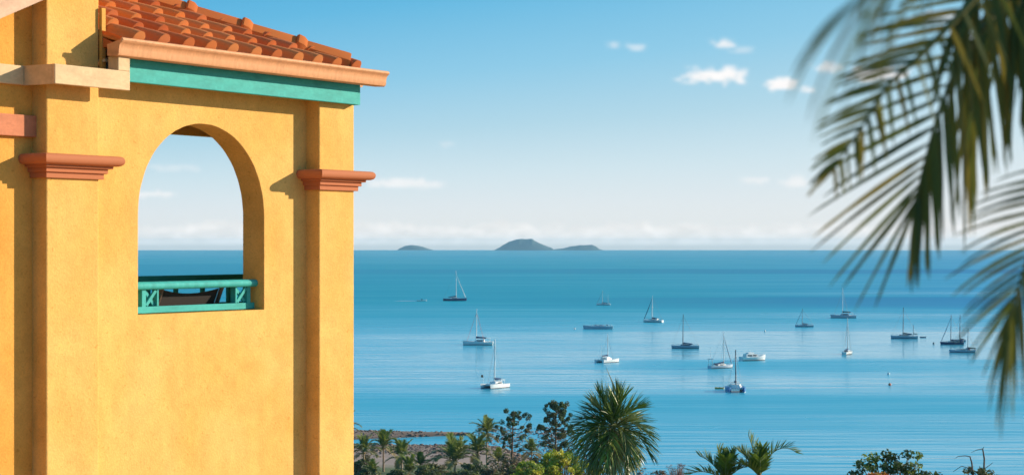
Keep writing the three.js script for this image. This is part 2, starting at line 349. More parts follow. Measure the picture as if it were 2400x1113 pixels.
capital(-.783, -.171, .752); capital(2.902, 3.476, .738);
// the terracotta band on the left wall
addB('string_course', chamfered(-7, -.778, .892, 1.07, -.02, .05), bandPaint);
// fascia and gutter of the tiled roof
addB('fascia_board', chamfered(-.02, 3.405, 1.405, 1.62, .225, .27), teal);
addB('fascia_board', box(3.405, 3.44, 1.405, 1.62, -2.2, .268), teal);
addB('soffit', box(-.165, 3.44, 1.56, 1.585, -2.2, .224), cream);
{
  const prof = [[.30, 1.602], [.405, 1.597], [.425, 1.604], [.434, 1.622], [.437, 1.66], [.444, 1.69], [.458, 1.708], [.472, 1.718], [.478, 1.73], [.474, 1.745], [.46, 1.752], [.446, 1.745], [.444, 1.735], [.425, 1.70], [.415, 1.66], [.30, 1.65]];
  addB('gutter', toCreasedNormals(profileAlong(prof, -.205, 3.655), .5), peach);
  const stop = profileAlong([[.30, 1.602], [.405, 1.597], [.425, 1.604], [.434, 1.622], [.437, 1.66], [.444, 1.69], [.458, 1.708], [.472, 1.718], [.472, 1.738], [.30, 1.70]], -.212, -.2051);
  addB('gutter_end', stop, peach);
  const side = profileAlong(prof, -.18, 3.4); side.rotateY(Math.PI / 2); side.translate(3.177, 0, 0); // runs back along the hidden side
  addB('gutter', side, peach);
}
// cream boxed trim passing round the left pilaster
addB('cream_trim', chamfered(-.91, -.028, 1.315, 1.478, .355, .39), cream);
addB('cream_trim', chamfered(-.17, -.028, 1.4785, 1.60, .27, .389), cream);
addB('cream_trim', box(-.9095, -.875, 1.316, 1.477, .002, .3545), cream);
addB('cream_trim', chamfered(-7, -.9105, 1.318, 1.476, -.02, .035), cream);
addB('trim_soffit', box(-.874, -.03, 1.43, 1.45, .1655, .3545), timber);
addB('corner_flashing', box(-.1705, -.125, 1.48, 2.02, .168, .20), timber);
addB('gap_board', box(-.12, -.02, 1.44, 1.6, .18, .222), darkGap);
// raking bargeboard of the gable above, at the corner of the picture
{
  const g = box(-1.6, 1.6, -.16, .16, .30, .36); g.rotateZ(.40); g.translate(-1.43, 1.985, 0);
  addB('bargeboard', g, painted(.80, .50, .34, .5));
}
// balcony behind the arch
addB('ceiling_beam', box(-.17, 3.47, 1.095, 1.56, -1.2, -1.06), plaster);
addB('ceiling_beam', box(3.3, 3.47, 1.095, 1.56, -1.059, -1.001), plaster);
addB('balcony_floor', box(-.171, 3.47, -1.9, -1.66, -1.2, -.262), mat(.70, .55, .42, { roughness: .8 }));
{
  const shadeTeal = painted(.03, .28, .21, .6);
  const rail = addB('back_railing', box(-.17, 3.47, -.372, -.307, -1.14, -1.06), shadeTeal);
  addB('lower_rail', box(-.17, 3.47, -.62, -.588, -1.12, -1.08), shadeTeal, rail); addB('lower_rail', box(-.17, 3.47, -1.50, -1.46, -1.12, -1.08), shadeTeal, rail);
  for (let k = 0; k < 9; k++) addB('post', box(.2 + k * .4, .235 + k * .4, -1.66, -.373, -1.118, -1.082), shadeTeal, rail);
}
// the turquoise railing set in the arch
{
  const y0 = -.622, zc = -.145;
  const hand = new THREE.Shape(), r = .036;   // rounded handrail
  const pr = []; for (let k = 0; k <= 10; k++) { const a = -Math.PI / 2 + k / 10 * Math.PI; pr.push([zc + .035 + Math.cos(a) * r, -.372 + Math.sin(a) * r]); } for (let k = 0; k <= 10; k++) { const a = Math.PI / 2 + k / 10 * Math.PI; pr.push([zc - .035 + Math.cos(a) * r, -.372 + Math.sin(a) * r]); }
  const rail = addB('arch_railing', toCreasedNormals(profileAlong(pr, .4915, 2.246), .6), teal);
  const post = (x0, x1) => addB('post', chamfered(x0, x1, y0 + .0, -.405, zc - .03, zc + .03, .004), teal, rail);
  post(.665, .72); post(2.135, 2.185); post(.4925, .53);
  addB('bottom_rail', chamfered(.53, 2.24, y0 + .003, y0 + .062, zc - .02, zc + .033, .004), teal, rail);
  for (const x of [.865, 1.96]) addB('thin_post', chamfered(x, x + .022, y0 + .0625, -.407, zc - .035, zc + .03, .003), teal, rail);
  for (const [x0, x1] of [[.722, .863], [1.983, 2.134]]) {
    const ya = y0 + .064, yb = -.408, L = Math.hypot(x1 - x0, yb - ya), an = Math.atan2(yb - ya, x1 - x0);
    for (const s of [1, -1]) { const g = chamfered(-L / 2 + .012, L / 2 - .012, -.016, .016, -.01 + s * .0105, .01 + s * .0105, .002); g.rotateZ(s * an); g.translate((x0 + x1) / 2, (ya + yb) / 2, zc + .006); addB('cross_brace', g, teal, rail); }
  }
}
// ---------------------------------------------------------------- the tiled roof
const PITCH = Math.atan(.405), EAVE_Y = 1.685, EAVE_Z = .405, HIP_X = 3.24;
{
  const ridgeZ = -1.55, rise = (EAVE_Z - ridgeZ) * Math.tan(PITCH), m = new MB();
  const A = V(-.16, EAVE_Y, EAVE_Z), B = V(HIP_X, EAVE_Y, EAVE_Z), C = V(HIP_X - (EAVE_Z - ridgeZ), EAVE_Y + rise, ridgeZ), D = V(-.16, EAVE_Y + rise, ridgeZ), E = V(HIP_X, EAVE_Y, 2 * ridgeZ - EAVE_Z), F = V(-.16, EAVE_Y, 2 * ridgeZ - EAVE_Z);
  const q = (...a) => { const i = a.map((p) => m.v(p)); m.tri(i[0], i[1], i[2]); if (i[3] !== undefined) m.tri(i[0], i[2], i[3]); };
  q(A, B, C, D); q(B, E, C); q(E, F, D, C); q(A, F, E, B); q(A, D, F);
  const tileMats = [[.78, .225, .06], [.82, .28, .08], [.70, .185, .05], [.76, .225, .06], [.82, .28, .085], [.64, .165, .05], [.80, .25, .06], [.74, .22, .075]].map(([r, g, b]) => mat(r, g, b, { roughness: .75, specularIntensity: .4, map: rep(paintTex, 1.3, 1.3), bumpMap: rep(plasterBump, 1), bumpScale: .003 }));
  const roof = addB('roof', m.geo(), tileMats[2]);
  const TW = .31, run = .31, cosP = Math.cos(PITCH), LT = .40 / cosP;
  const prof = [];     // one tile across: a hollow pan, then a high roll
  for (let k = 0; k <= 10; k++) { const u = k / 10; prof.push([u * .175, .012 - .034 * Math.sin(Math.PI * u) + (u > .8 ? .012 * ((u - .8) / .2) ** 2 : 0) + (u < .12 ? .012 * (1 - u / .12) : 0)]); }
  for (let k = 1; k <= 10; k++) { const a = Math.PI - k / 10 * Math.PI; prof.push([.175 + .071 + .071 * Math.cos(a), .024 + .072 * Math.sin(a)]); }
  prof.push([.325, .006]);
  function tileGeo(warp) {
    const T = .017, m = new MB(), nv = 4, top = [], bot = [];
    for (let j = 0; j <= nv; j++) {
      const v = j / nv * LT, lift = .052 * (1 - v / LT), r1 = [], r2 = [];
      for (const [u, h] of prof) {
        const sc = 1 - .10 * (v / LT), lip = j === 0 ? -.004 : 0;
        const b = .022 * Math.max(0, h - .02) / .07;
        r1.push(m.v(warp(u, v - (j === 0 ? b * .6 : 0), h * sc + lift + lip))); r2.push(m.v(warp(u, v, h * sc + lift - T)));
      }
      top.push(r1); bot.push(r2);
    }
    for (let j = 0; j < nv; j++) for (let k = 0; k < prof.length - 1; k++) { m.quad(top[j][k], top[j][k + 1], top[j + 1][k + 1], top[j + 1][k]); m.quad(bot[j][k], bot[j + 1][k], bot[j + 1][k + 1], bot[j][k + 1]); }
    const foot = prof.map(([u]) => m.v(warp(u, .004, .052 - .034)));   // the closed nose of the tile
    for (let k = 0; k < prof.length - 1; k++) m.quad(top[0][k], foot[k], foot[k + 1], top[0][k + 1]);
    for (let j = 0; j < nv; j++) { m.quad(top[j][0], top[j + 1][0], bot[j + 1][0], bot[j][0]); const e = prof.length - 1; m.quad(top[j][e], bot[j][e], bot[j + 1][e], top[j + 1][e]); }
    return toCreasedNormals(m.geo(), .7);
  }
  const std = tileGeo((u, v, h) => V(u, v, h));
  for (let c = 0; c < 6; c++) for (let k = -1; k < 13; k++) {
    const x0 = .361 - .261 + (k - 1) * TW, zf = EAVE_Z + .005 - c * run, hipAt = (z) => HIP_X - (EAVE_Z - z);
    const crossesHip = x0 + .33 > hipAt(zf - .40) - .02, crossesWall = x0 < -.165;
    if (x0 + .06 > hipAt(zf - .1) || x0 + .33 < -.15) continue;
    let g = std;
    if (crossesHip || crossesWall) g = tileGeo((u, v, h) => { const lim = hipAt(zf - v * cosP) - .015 - x0; return V(clamp(u, -.165 - x0, Math.max(lim, 0)), v, h); });
    const t = put('tile', g, tileMats[Math.floor(rng() * 8)], roof);
    t.position.set(x0, BY + EAVE_Y + .012 + c * run * Math.tan(PITCH) + rr(-.003, .004), zf + rr(-.009, .009));
    t.rotation.x = -(Math.PI / 2 - PITCH);
    t.rotation.z = rr(-.014, .014);
  }
  // hip caps: angular ridge tiles with a raised collar
  const hipDir = V(-1, Math.tan(PITCH), -1).normalize(), capMats = [[.74, .20, .05], [.78, .22, .055], [.70, .185, .05]].map(([r, g, b]) => mat(r, g, b, { roughness: .9, specularIntensity: .3, map: rep(paintTex, 2), bumpMap: rep(plasterBump, 1), bumpScale: .003 }));
  const side = V(1, 0, -1).normalize(), up = V().copy(side).cross(hipDir).multiplyScalar(1); if (up.y < 0) up.negate();
  const capLen = .56;
  for (let k = 0; k < 5; k++) {
    const m = new MB(), secs = [[0, .98, 0], [.02, 1.0, .004], [capLen * .80, .95, 0], [capLen * .87, 1.07, .016], [capLen * .97, 1.1, .022], [capLen * 1.0, 1.06, .016]], rings = [];
    for (const [l, s, dy] of secs) {
      const o = V(HIP_X - .0, EAVE_Y + .035, EAVE_Z - .0).addScaledVector(hipDir, l + k * capLen + .13).addScaledVector(up, dy + .05);
      rings.push([[-.165, -.15], [-.148, .01], [-.062, .092], [.062, .092], [.148, .01], [.165, -.15]].map(([a, b]) => m.v(o.clone().addScaledVector(side, a * s).addScaledVector(up, b * s))));
    }
    for (let j = 0; j < rings.length - 1; j++) for (let q2 = 0; q2 < 5; q2++) m.quad(rings[j][q2], rings[j][q2 + 1], rings[j + 1][q2 + 1], rings[j + 1][q2]);
    for (const r of [rings[0], rings[rings.length - 1]]) for (let q2 = 1; q2 < 5; q2++) m.tri(r[0], r[q2], r[q2 + 1]);
    addB('hip_tile', toCreasedNormals(m.geo(), .45), capMats[k % 3], roof);
  }
}
// ---------------------------------------------------------------- the lounge chair on the balcony
{
  const c = thing('balcony_chair', hotel.localToWorld(V(1.85, BY - 1.66, -.75)), 'dark brown sling lounge chair behind the turquoise railing in the arch', 'chair', null, 57.95 * Math.PI / 180);
  scene.updateMatrixWorld(true); c.position.copy(hotel.localToWorld(V(1.46, BY - 1.66, -.64)));
  const frame = mat(.11, .065, .045, { roughness: .4 }), sling = mat(.022, .014, .011, { roughness: .85, side: THREE.DoubleSide });
  const w = .42, P = [V(0, .42, -.34), V(0, .38, .05), V(0, 1.22, .42)];
  const m = new MB(); let prev = null;
  for (let k = 0; k <= 10; k++) { const t = k / 10, row = []; for (let j = 0; j <= 8; j++) { const s = j / 8 * 2 - 1, dip = (1 - s * s) * .035; row.push(m.v(V(s * (w - .03), lerp(.42, 1.245, t) - dip * (.3 + t * .9), lerp(.06, .412, t) - dip * .6))); } if (prev) for (let j = 0; j < 8; j++) m.quad(prev[j], prev[j + 1], row[j + 1], row[j]); prev = row; }
  put('backrest', m.geo(), sling, c);
  put('seat', box(-w + .03, w - .03, .385, .395, -.36, .05), sling, c);
  for (const s of [-1, 1]) {
    const f = new MB(); f.tube([V(s * w, .36, -.36), V(s * w, .38, .04), V(s * w, .46, .085), V(s * w, 1.27, .43)], [.022, .022, .022, .022], 8); put('side_frame', f.geo(), frame, c);
    for (const z of [-.33, .1]) put('leg', bar(V(s * w, 0, z * 1.05), V(s * w, .37, z), .018), frame, c);
    put('armrest', box(s * w - .03, s * w + .03, .61, .63, -.3, .2), frame, c);
    put('arm_support', bar(V(s * w, .37, -.28), V(s * w, .61, -.28), .015), frame, c);
  }
}

// ---------------------------------------------------------------- boats at anchor
const white = mat(.80, .79, .76, { roughness: .35 }), offWhite = mat(.74, .71, .66, { roughness: .5 }), navy = mat(.02, .045, .13, { roughness: .35 }), slate = mat(.16, .22, .30, { roughness: .5 }), canvasBlue = mat(.012, .05, .13, { roughness: .9 }), canvasGreen = mat(.015, .06, .065, { roughness: .9 }), glassDark = mat(.02, .03, .04, { roughness: .15 }), alloy = mat(.78, .77, .74, { roughness: .4 }), wire = mat(.25, .27, .30, { roughness: .5 }), darkMast = mat(.10, .11, .13, { roughness: .5 }), antifoul = mat(.04, .035, .05, { roughness: .7 }), orange = mat(.75, .16, .06), yellow = mat(.62, .42, .08, { roughness: .5 }), red = mat(.5, .06, .05), teak = mat(.30, .17, .08), steelBlue = mat(.035, .16, .40, { roughness: .4 }), greyHull = mat(.42, .50, .56, { roughness: .5 });
// hull lofted along x, bow at +L/2; freeboard f at the stern rising to the bow
function hullGeo(L, B, f, { rise = .35, transom = .7, z = 0, y0 = -.25, sharp = 1.7 } = {}) {
  const m = new MB(), n = 16, rows = [];
  for (let i = 0; i <= n; i++) {
    const t = i / n, x = (t - .5) * L, half = B / 2 * (t < .5 ? lerp(transom, 1, Math.sin(t * Math.PI)) : Math.pow(Math.cos((t - .5) * Math.PI), 1 / sharp)), top = f * (1 + rise * (t - .35) ** 2 * 2.2);
    const over = t > .9 ? (t - .9) * L * .5 : 0;
    const pts = [[.0, y0 + (t > .93 ? (t - .93) * 6 * f : 0)], [.62, y0 * .6], [.88, f * .25], [1, top]].map(([k, y], j) => V(x + over * (j / 3), y, half * k));
    const row = []; for (let j = 3; j >= 0; j--) row.push(m.v(V(pts[j].x, pts[j].y, z - pts[j].z))); for (let j = 1; j < 4; j++) row.push(m.v(V(pts[j].x, pts[j].y, z + pts[j].z)));
    rows.push(row);
  }
  for (let i = 0; i < n; i++) { for (let j = 0; j < 6; j++) m.quad(rows[i][j], rows[i + 1][j], rows[i + 1][j + 1], rows[i][j + 1]); m.quad(rows[i][0], rows[i][6], rows[i + 1][6], rows[i + 1][0]); }
  const r = rows[0]; for (let j = 1; j < 6; j++) m.tri(r[0], r[j], r[j + 1]);
  return toCreasedNormals(m.geo(), .6);
}
function cabinGeo(x0, x1, w0, w1, y0, h, rake = .5) {   // trunk cabin narrowing forward, raked front
  const m = new MB(), c = [[x0, w0], [x1, w1]], lo = [], hi = [];
  for (const [x, w] of c) for (const s of [-1, 1]) { lo.push(m.v(V(x, y0, s * w / 2))); hi.push(m.v(V(x === x1 ? x - rake : x + .12, y0 + h, s * w / 2 * .82))); }
  m.quad(lo[0], lo[2], hi[2], hi[0]); m.quad(lo[1], hi[1], hi[3], lo[3]); m.quad(lo[2], lo[3], hi[3], hi[2]); m.quad(lo[0], hi[0], hi[1], lo[1]); m.quad(hi[0], hi[2], hi[3], hi[1]);
  return toCreasedNormals(m.geo(), .4);
}
const along = (x0, x1, y, z, w, h) => chamfered(x0, x1, y, y + h, z - w / 2, z + w / 2, Math.min(w, h) * .2);
function boatAt(name, label, px, py, turn, group = 'boats at anchor in the bay', cat = 'boat') { const p = at(px, py, seaDepth(py)); p.y = 0; return thing(name, p, label, cat, group, turn); }
// single-hulled yacht
function yacht(px, py, lenPx, mastPx, topPy, turnDeg, label, o = {}) {
  const Z = seaDepth(py), s = Z / FPX, turn = turnDeg * Math.PI / 180, c = Math.cos(turn), sn = Math.sin(turn), L = o.L ?? lenPx * s / Math.max(.35, Math.abs(c)), B = L * (o.beam ?? .30), f = L * (o.free ?? .092), H = (py - topPy) * s;
  const b = boatAt(o.name ?? 'sailing_yacht', label, px, py, turn);
  const mx = clamp((mastPx - px) * s / (Math.abs(c) < .3 ? .3 * Math.sign(c || 1) : c), -L * .2, L * .25), y = f * 1.02, dk = Math.min(.17, H * .012) * (o.mastK ?? 1);
  put('hull', hullGeo(L, B, f), o.hull ?? white, b);
  put('boot_stripe', hullGeo(L * .985, B * .995, f * .2, { rise: 0, y0: -.3 }), o.boot ?? antifoul, b).scale.set(1.004, 1, 1.02);
  put('deck', along(-L * .47, L * .36, f * .96, 0, B * .72, .12), o.deck ?? offWhite, b);
  const cab = put('cabin', cabinGeo(-L * .18, L * .22, B * .62, B * .4, y, f * .55, L * .05), o.cabin ?? white, b);
  for (const q of [-1, 1]) { const g = along(-L * .12, L * .1, y + f * .2, 0, .05, f * .2); g.translate(0, 0, q * B * .292); put('window', g, glassDark, cab); }
  put('mast', (() => { const m = new MB(); m.tube([V(mx, y, 0), V(mx - .2, H, 0)], [dk, dk * .8], 8); return m.geo(); })(), o.mast ?? alloy, b);
  put('boom', bar(V(mx, y + f * .75, 0), V(mx - L * .36, y + f * .72, 0), dk * .6), o.mast ?? alloy, b);
  if (o.cover !== null) { const m = new MB(); m.tube([V(mx + .12, y + f * 1.35, 0), V(mx - .15, y + f * 1.15, 0), V(mx - L * .2, y + f * .9, 0), V(mx - L * .35, y + f * .78, 0)], [dk * .8, dk * 1.9, dk * 1.7, dk * .9], 8); put('sail_cover', m.geo(), o.cover ?? canvasBlue, b); }
  const st = new MB(); st.tube([V(mx - .2, H * .96, 0), V(-L * .49, f * 1.1, 0)], [.035, .035], 4); for (const q of [-1, 1]) st.tube([V(mx - .15, H * .85, 0), V(mx - .2, f, q * B * .46)], [.03, .03], 4); put('rigging', st.geo(), o.wire ?? wire, b);
  const fs = new MB(); if (o.genoa !== null) fs.tube([V(mx - .1, H * .9, 0), V(lerp(mx, L * .5, .5), H * .47, 0), V(L * .49, f * 1.6, 0)], [.06, dk * 1.0, dk * .9], 6); else fs.tube([V(mx - .1, H * .92, 0), V(L * .5, f * 1.4, 0)], [.035, .035], 4);
  put(o.genoa !== null ? 'furled_sail' : 'forestay', fs.geo(), o.genoa ?? wire, b);
  if (o.genoa === undefined) b.children[b.children.length - 1].material = offWhite;
  const sp = new MB(); sp.tube([V(mx - .1, H * .55, -B * .28), V(mx - .1, H * .56, B * .28)], [.05, .05], 5); put('spreader', sp.geo(), o.mast ?? alloy, b);
  if (o.dodger !== null) put('spray_hood', cabinGeo(-L * .26, -L * .12, B * .6, B * .5, y + f * .4, f * .5, .3), o.dodger ?? canvasBlue, b);
  const rl = new MB(); for (const q of [-1, 1]) { rl.tube([V(-L * .47, f * 1.55, q * B * .36), V(-L * .1, f * 1.5, q * B * .48), V(L * .25, f * 1.6, q * B * .36), V(L * .49, f * 1.85, 0)], [.03, .03, .03, .03], 4); for (const [x, z] of [[-.47, .36], [-.3, .42], [-.1, .48], [.08, .45], [.25, .36]]) rl.tube([V(L * x, f, q * B * z), V(L * x, f * 1.55, q * B * z)], [.025, .025], 4); } put('guard_rail', rl.geo(), wire, b);
  if (o.mizzen) { const mm = new MB(), zx = -L * .33; mm.tube([V(zx, y, 0), V(zx - .15, H * o.mizzen, 0)], [dk * .8, dk * .6], 7); put('mizzen_mast', mm.geo(), o.mast ?? alloy, b); const mc = new MB(); mc.tube([V(zx, y + f * 1.0, 0), V(zx - L * .17, y + f * .8, 0)], [dk * 1.3, dk * .8], 7); put('sail_cover', mc.geo(), o.cover ?? canvasBlue, b); }
  if (o.extra) o.extra(b, { L, B, f, y, H, mx });
  return b;
}
// two-hulled yacht
function catamaran(px, py, lenPx, mastPx, topPy, turnDeg, label, o = {}) {
  const Z = seaDepth(py), s = Z / FPX, turn = turnDeg * Math.PI / 180, c = Math.cos(turn), L = o.L ?? lenPx * s / Math.max(.4, Math.abs(c)), B = L * .52, f = L * (o.free ?? .105), H = (py - topPy) * s;
  const b = boatAt('catamaran', label, px, py, turn), y = f, dk = Math.min(.17, H * .013), mx = clamp((mastPx - px) * s / (Math.abs(c) < .4 ? .4 * Math.sign(c || 1) : c), -L * .12, L * .14);
  for (const q of [-1, 1]) { const h = put('hull', hullGeo(L, L * .15, f, { z: q * B * .40, transom: .8, sharp: 2.2 }), o.hull ?? white, b); put('boot_stripe', hullGeo(L * .99, L * .152, f * .16, { z: q * B * .40, rise: 0, transom: .8, sharp: 2.2 }), o.boot ?? antifoul, h); }
  put('bridge_deck', along(-L * .40, L * .2, f * .62, 0, B * .78, f * .36), o.hull ?? white, b);
  put('trampoline', along(L * .2, L * .42, f * .86, 0, B * .68, .06), slate, b);
  put('crossbeam', bar(V(L * .42, f * .95, -B * .40), V(L * .42, f * .95, B * .40), .13), alloy, b);
  const cab = put('cabin', cabinGeo(-L * .2, L * .18, B * .74, B * .46, y * .98, f * .78, L * .1), o.cabin ?? white, b);
  for (const q of [-1, 1]) { const g = along(-L * .14, L * .05, y + f * .3, 0, .06, f * .26); g.rotateY(q * .1); g.translate(0, 0, q * B * .345); put('window', g, glassDark, cab); }
  put('bimini', along(-L * .4, -L * .17, y + f * 1.05, 0, B * .5, f * .1), o.bimini ?? white, b);
  for (const q of [-1, 1]) for (const x of [-.39, -.19]) put('bimini_post', bar(V(L * x, y * .95, q * B * .23), V(L * x, y + f * 1.05, q * B * .23), .04), alloy, b);
  put('mast', bar(V(mx, y + f * .7, 0), V(mx - .15, H, 0), dk, 8), o.mast ?? alloy, b);
  const sc = new MB(); sc.tube([V(mx + .1, y + f * 1.65, 0), V(mx - .2, y + f * 1.45, 0), V(mx - L * .35, y + f * 1.3, 0)], [dk, dk * 2.3, dk * 1.4], 8); put('sail_cover', sc.geo(), o.cover ?? canvasBlue, b);
  const st = new MB(); st.tube([V(mx - .15, H * .9, 0), V(L * .42, f * 1.0, 0)], [.05, .05], 4); for (const q of [-1, 1]) st.tube([V(mx - .15, H * .9, 0), V(-L * .2, f, q * B * .42)], [.03, .03], 4); put('rigging', st.geo(), o.wire ?? wire, b);
  if (o.extra) o.extra(b, { L, B, f, y, H, mx });
  return b;
}
function dinghy(px, py, lenPx, turnDeg, label, hull, inside) {
  const s = seaDepth(py) / FPX, turn = turnDeg * Math.PI / 180, L = lenPx * s / Math.max(.4, Math.abs(Math.cos(turn))), b = boatAt('dinghy', label, px, py, turn, 'dinghies lying astern of the yachts', 'dinghy');
  put('hull', hullGeo(L, L * .45, L * .14, { transom: .85 }), hull, b);
  put('thwart', along(-L * .1, L * .02, L * .15, 0, L * .4, .06), inside, b); put('outboard_motor', chamfered(-L * .56, -L * .5, L * .08, L * .32, -.13, .13, .03), darkMast, b);
  return b;
}
function buoy(px, py, label, m) { const p = at(px, py, seaDepth(py)); p.y = 0; const b = thing('mooring_buoy', p, label, 'buoy', 'mooring buoys'); const r = .42; const g = new THREE.SphereGeometry(r, 14, 10); g.translate(0, r * .5, 0); put('float', g, m, b); put('ring', new THREE.TorusGeometry(.12, .03, 6, 12).translate(0, r * 1.6, 0), wire, b); }

yacht(1065, 705, 53, 1069, 634, 8, 'dark hulled sailing yacht farthest out at the left, furled pale headsail at its right', { hull: navy, boot: navy, deck: slate, genoa: offWhite, dodger: null, mastK: 1.25 });
catamaran(1122, 808, 67, 1116, 724, 176, 'white catamaran with a navy boom cover and tall raked white mast near the building', { wire: red });
catamaran(1160, 909, 62, 1159, 795, 234, 'white catamaran with a small orange flag, nearest the shore at the left', { L: 8.2, free: .125, bimini: white, extra(b, { L, B, f, y }) {
  put('flag_pole', bar(V(L * .40, f, B * .36), V(L * .42, y + 2.7, B * .36), .03), alloy, b); put('flag', box(L * .42 - .02, L * .42 + .02, y + 2.0, y + 2.7, B * .36, B * .36 + .75), orange, b); } });
yacht(1415, 715, 31, 1412, 680, 172, 'small pale yacht with two thin masts, farthest out in the middle of the bay', { mizzen: .72, cover: slate, genoa: slate, mast: offWhite });
yacht(1532, 755, 42, 1529, 693, 148, 'white sloop with dark furled headsail left of its mast and a white stern', { genoa: canvasBlue, dodger: white, mastK: 1.2 });
{
  const Z = seaDepth(771), L = 67 * Z / FPX, b = boatAt('motor_launch', 'long low grey mastless boat lying in the middle of the bay', 1403, 771, 176 * Math.PI / 180);
  put('hull', hullGeo(L, 3.1, 1.25, { rise: .5 }), greyHull, b); put('deck', along(-L * .45, L * .36, 1.2, 0, 2.2, .1), slate, b);
  put('cabin', cabinGeo(-L * .22, L * .16, 2, 1.5, 1.25, .5, .4), greyHull, b); put('transom_board', box(-L * .5 - .06, -L * .5 + .02, .2, 1.7, -.9, .9), white, b);
  const r = new MB(); for (const q of [-1, 1]) { r.tube([V(-L * .46, 2.1, q * 1.2), V(L * .3, 2.05, q * 1.3)], [.04, .04], 4); for (let k = 0; k < 9; k++) r.tube([V(L * (-.46 + k * .095), 1.2, q * 1.25), V(L * (-.46 + k * .095), 2.1, q * 1.25)], [.04, .04], 4); } put('guard_rail', r.geo(), alloy, b);
  for (const x of [-.3, -.08, .1]) put('locker', chamfered(L * x - .5, L * x + .5, 1.6, 2.0, -.4, .4, .05), slate, b);
}
catamaran(1423, 849, 52, 1425, 783, 46, 'cream white catamaran behind the tip of the shaggy palm, second thin pole at its left', { L: 8.0, free: .12, cover: canvasBlue, mast: white, extra(b, { L, y }) { put('radar_pole', bar(V(-L * .36, y, 0), V(-L * .36, 5.9, 0), .05), alloy, b); } });
yacht(1608, 816, 62, 1601, 737, 177, 'slate blue yacht with one thin dark mast and a white stern and bow', { hull: greyHull, boot: navy, deck: slate, cabin: slate, mast: darkMast, genoa: null, cover: slate, dodger: canvasBlue, wire: darkMast });
yacht(1690, 863, 40, 1698, 778, 35, 'pale blue sloop turned towards the right with a cluttered stern, left of the motor cruiser', { L: 9.5, hull: mat(.55, .60, .66), dodger: canvasBlue, genoa: slate, cover: canvasBlue, extra(b, { L, B, f, y }) {
  put('stern_arch', (() => { const m = new MB(); m.tube([V(-L * .45, f, -B * .35), V(-L * .46, y + 2.2, -B * .3), V(-L * .46, y + 2.2, B * .3), V(-L * .45, f, B * .35)], [.06, .06, .06, .06], 6); return m.geo(); })(), darkMast, b); put('solar_panel', along(-L * .52, -L * .4, y + 2.2, 0, B * .7, .08), navy, b); put('wind_generator', bar(V(-L * .46, y + 2.2, 0), V(-L * .46, 6.5, 0), .05), alloy, b); } });
{
  const L = 9.4, b = boatAt('motor_cruiser', 'white motor cruiser with dark cabin windows lying on the calm water', 1765, 845, 24 * Math.PI / 180);
  put('hull', hullGeo(L, 3.2, 1.15, { rise: .9, transom: .9 }), white, b); put('boot_stripe', hullGeo(L * .99, 3.22, .18, { rise: 0, transom: .9 }), antifoul, b);
  const c = put('cabin', cabinGeo(-L * .34, L * .26, 2.7, 1.9, 1.15, 1.15, 1.3), white, b);
  for (const q of [-1, 1]) { for (const [x0, x1] of [[-.28, -.1], [-.06, .1]]) { const g = along(L * x0, L * x1, 1.62, 0, .06, .42); g.translate(0, 0, q * 1.2); put('window', g, glassDark, c); } }
  put('windscreen', (() => { const g = box(-.03, .03, -.35, .3, -.75, .75); g.rotateZ(.85); g.translate(L * .17, 1.82, 0); return g; })(), glassDark, c);
  put('flybridge', cabinGeo(-L * .24, L * .03, 2.0, 1.6, 2.3, .5, .3), white, b); put('radar_mast', bar(V(-L * .1, 2.7, 0), V(-L * .12, 3.6, 0), .07), alloy, b);
  const r = new MB(); for (const q of [-1, 1]) { r.tube([V(L * .05, 1.9, q * 1.35), V(L * .3, 2.1, q * 1.0), V(L * .52, 2.35, 0)], [.03, .03, .03], 4); for (const [x, z] of [[.05, 1.35], [.2, 1.15], [.35, .85]]) r.tube([V(L * x, 1.2, q * z), V(L * x, 2.0, q * z)], [.03, .03], 4); } put('guard_rail', r.geo(), alloy, b);
}
catamaran(1725, 917, 50, 1724, 820, 268, 'blue and white catamaran seen end on, its thin dark mast ahead of a yellow dinghy', { L: 9.6, free: .11, hull: steelBlue, boot: white, mast: darkMast, cover: canvasBlue, bimini: offWhite });
dinghy(1687, 911, 20, 170, 'small yellow dinghy left of the blue catamaran', yellow, teak);
yacht(1887, 766, 41, 1881, 723, 176, 'small slate sloop with a dark furled headsail leaning left of its mast', { hull: greyHull, genoa: canvasBlue, mast: darkMast, cover: canvasBlue, dodger: null });
catamaran(1979, 745, 55, 1976, 675, 176, 'grey white catamaran below the tip of the long palm leaflet', { hull: mat(.5, .5, .53), cabin: mat(.5, .48, .5), cover: canvasGreen });
yacht(1988, 830, 24, 1988, 745, 64, 'white yacht seen end on with a tall white mast on the pale calm water', { L: 9, mast: white, genoa: null, cover: canvasBlue, mastK: 1.3, dodger: slate });
yacht(2122, 793, 60, 2118, 720, 178, 'slate blue two masted yacht with green sail covers, a dark dinghy astern', { hull: greyHull, boot: navy, cabin: offWhite, mast: darkMast, cover: canvasGreen, mizzen: .44, genoa: null, dodger: canvasBlue, extra(b, { L, f }) { put('deck_locker', along(L * .1, L * .2, f, 0, 1.2, .6), orange, b); } });
dinghy(2165, 791, 13, 178, 'tiny dark dinghy astern of the two masted yacht', navy, slate);
yacht(2234, 807, 52, 2230, 738, 177, 'navy blue two masted ketch behind a grey boat, rightmost cluster of masts', { hull: navy, boot: navy, mast: darkMast, cover: canvasBlue, mizzen: .62, genoa: slate, deck: teak, extra(b, { L, f }) { put('deck_box', along(-L * .46, -L * .34, f, 0, 1.4, 1.1), navy, b); } });
yacht(2250, 800, 30, 2251, 738, 176, 'mostly hidden yacht just behind the navy ketch, showing a tall second mast', { hull: slate, mast: darkMast, genoa: null, cover: canvasGreen });
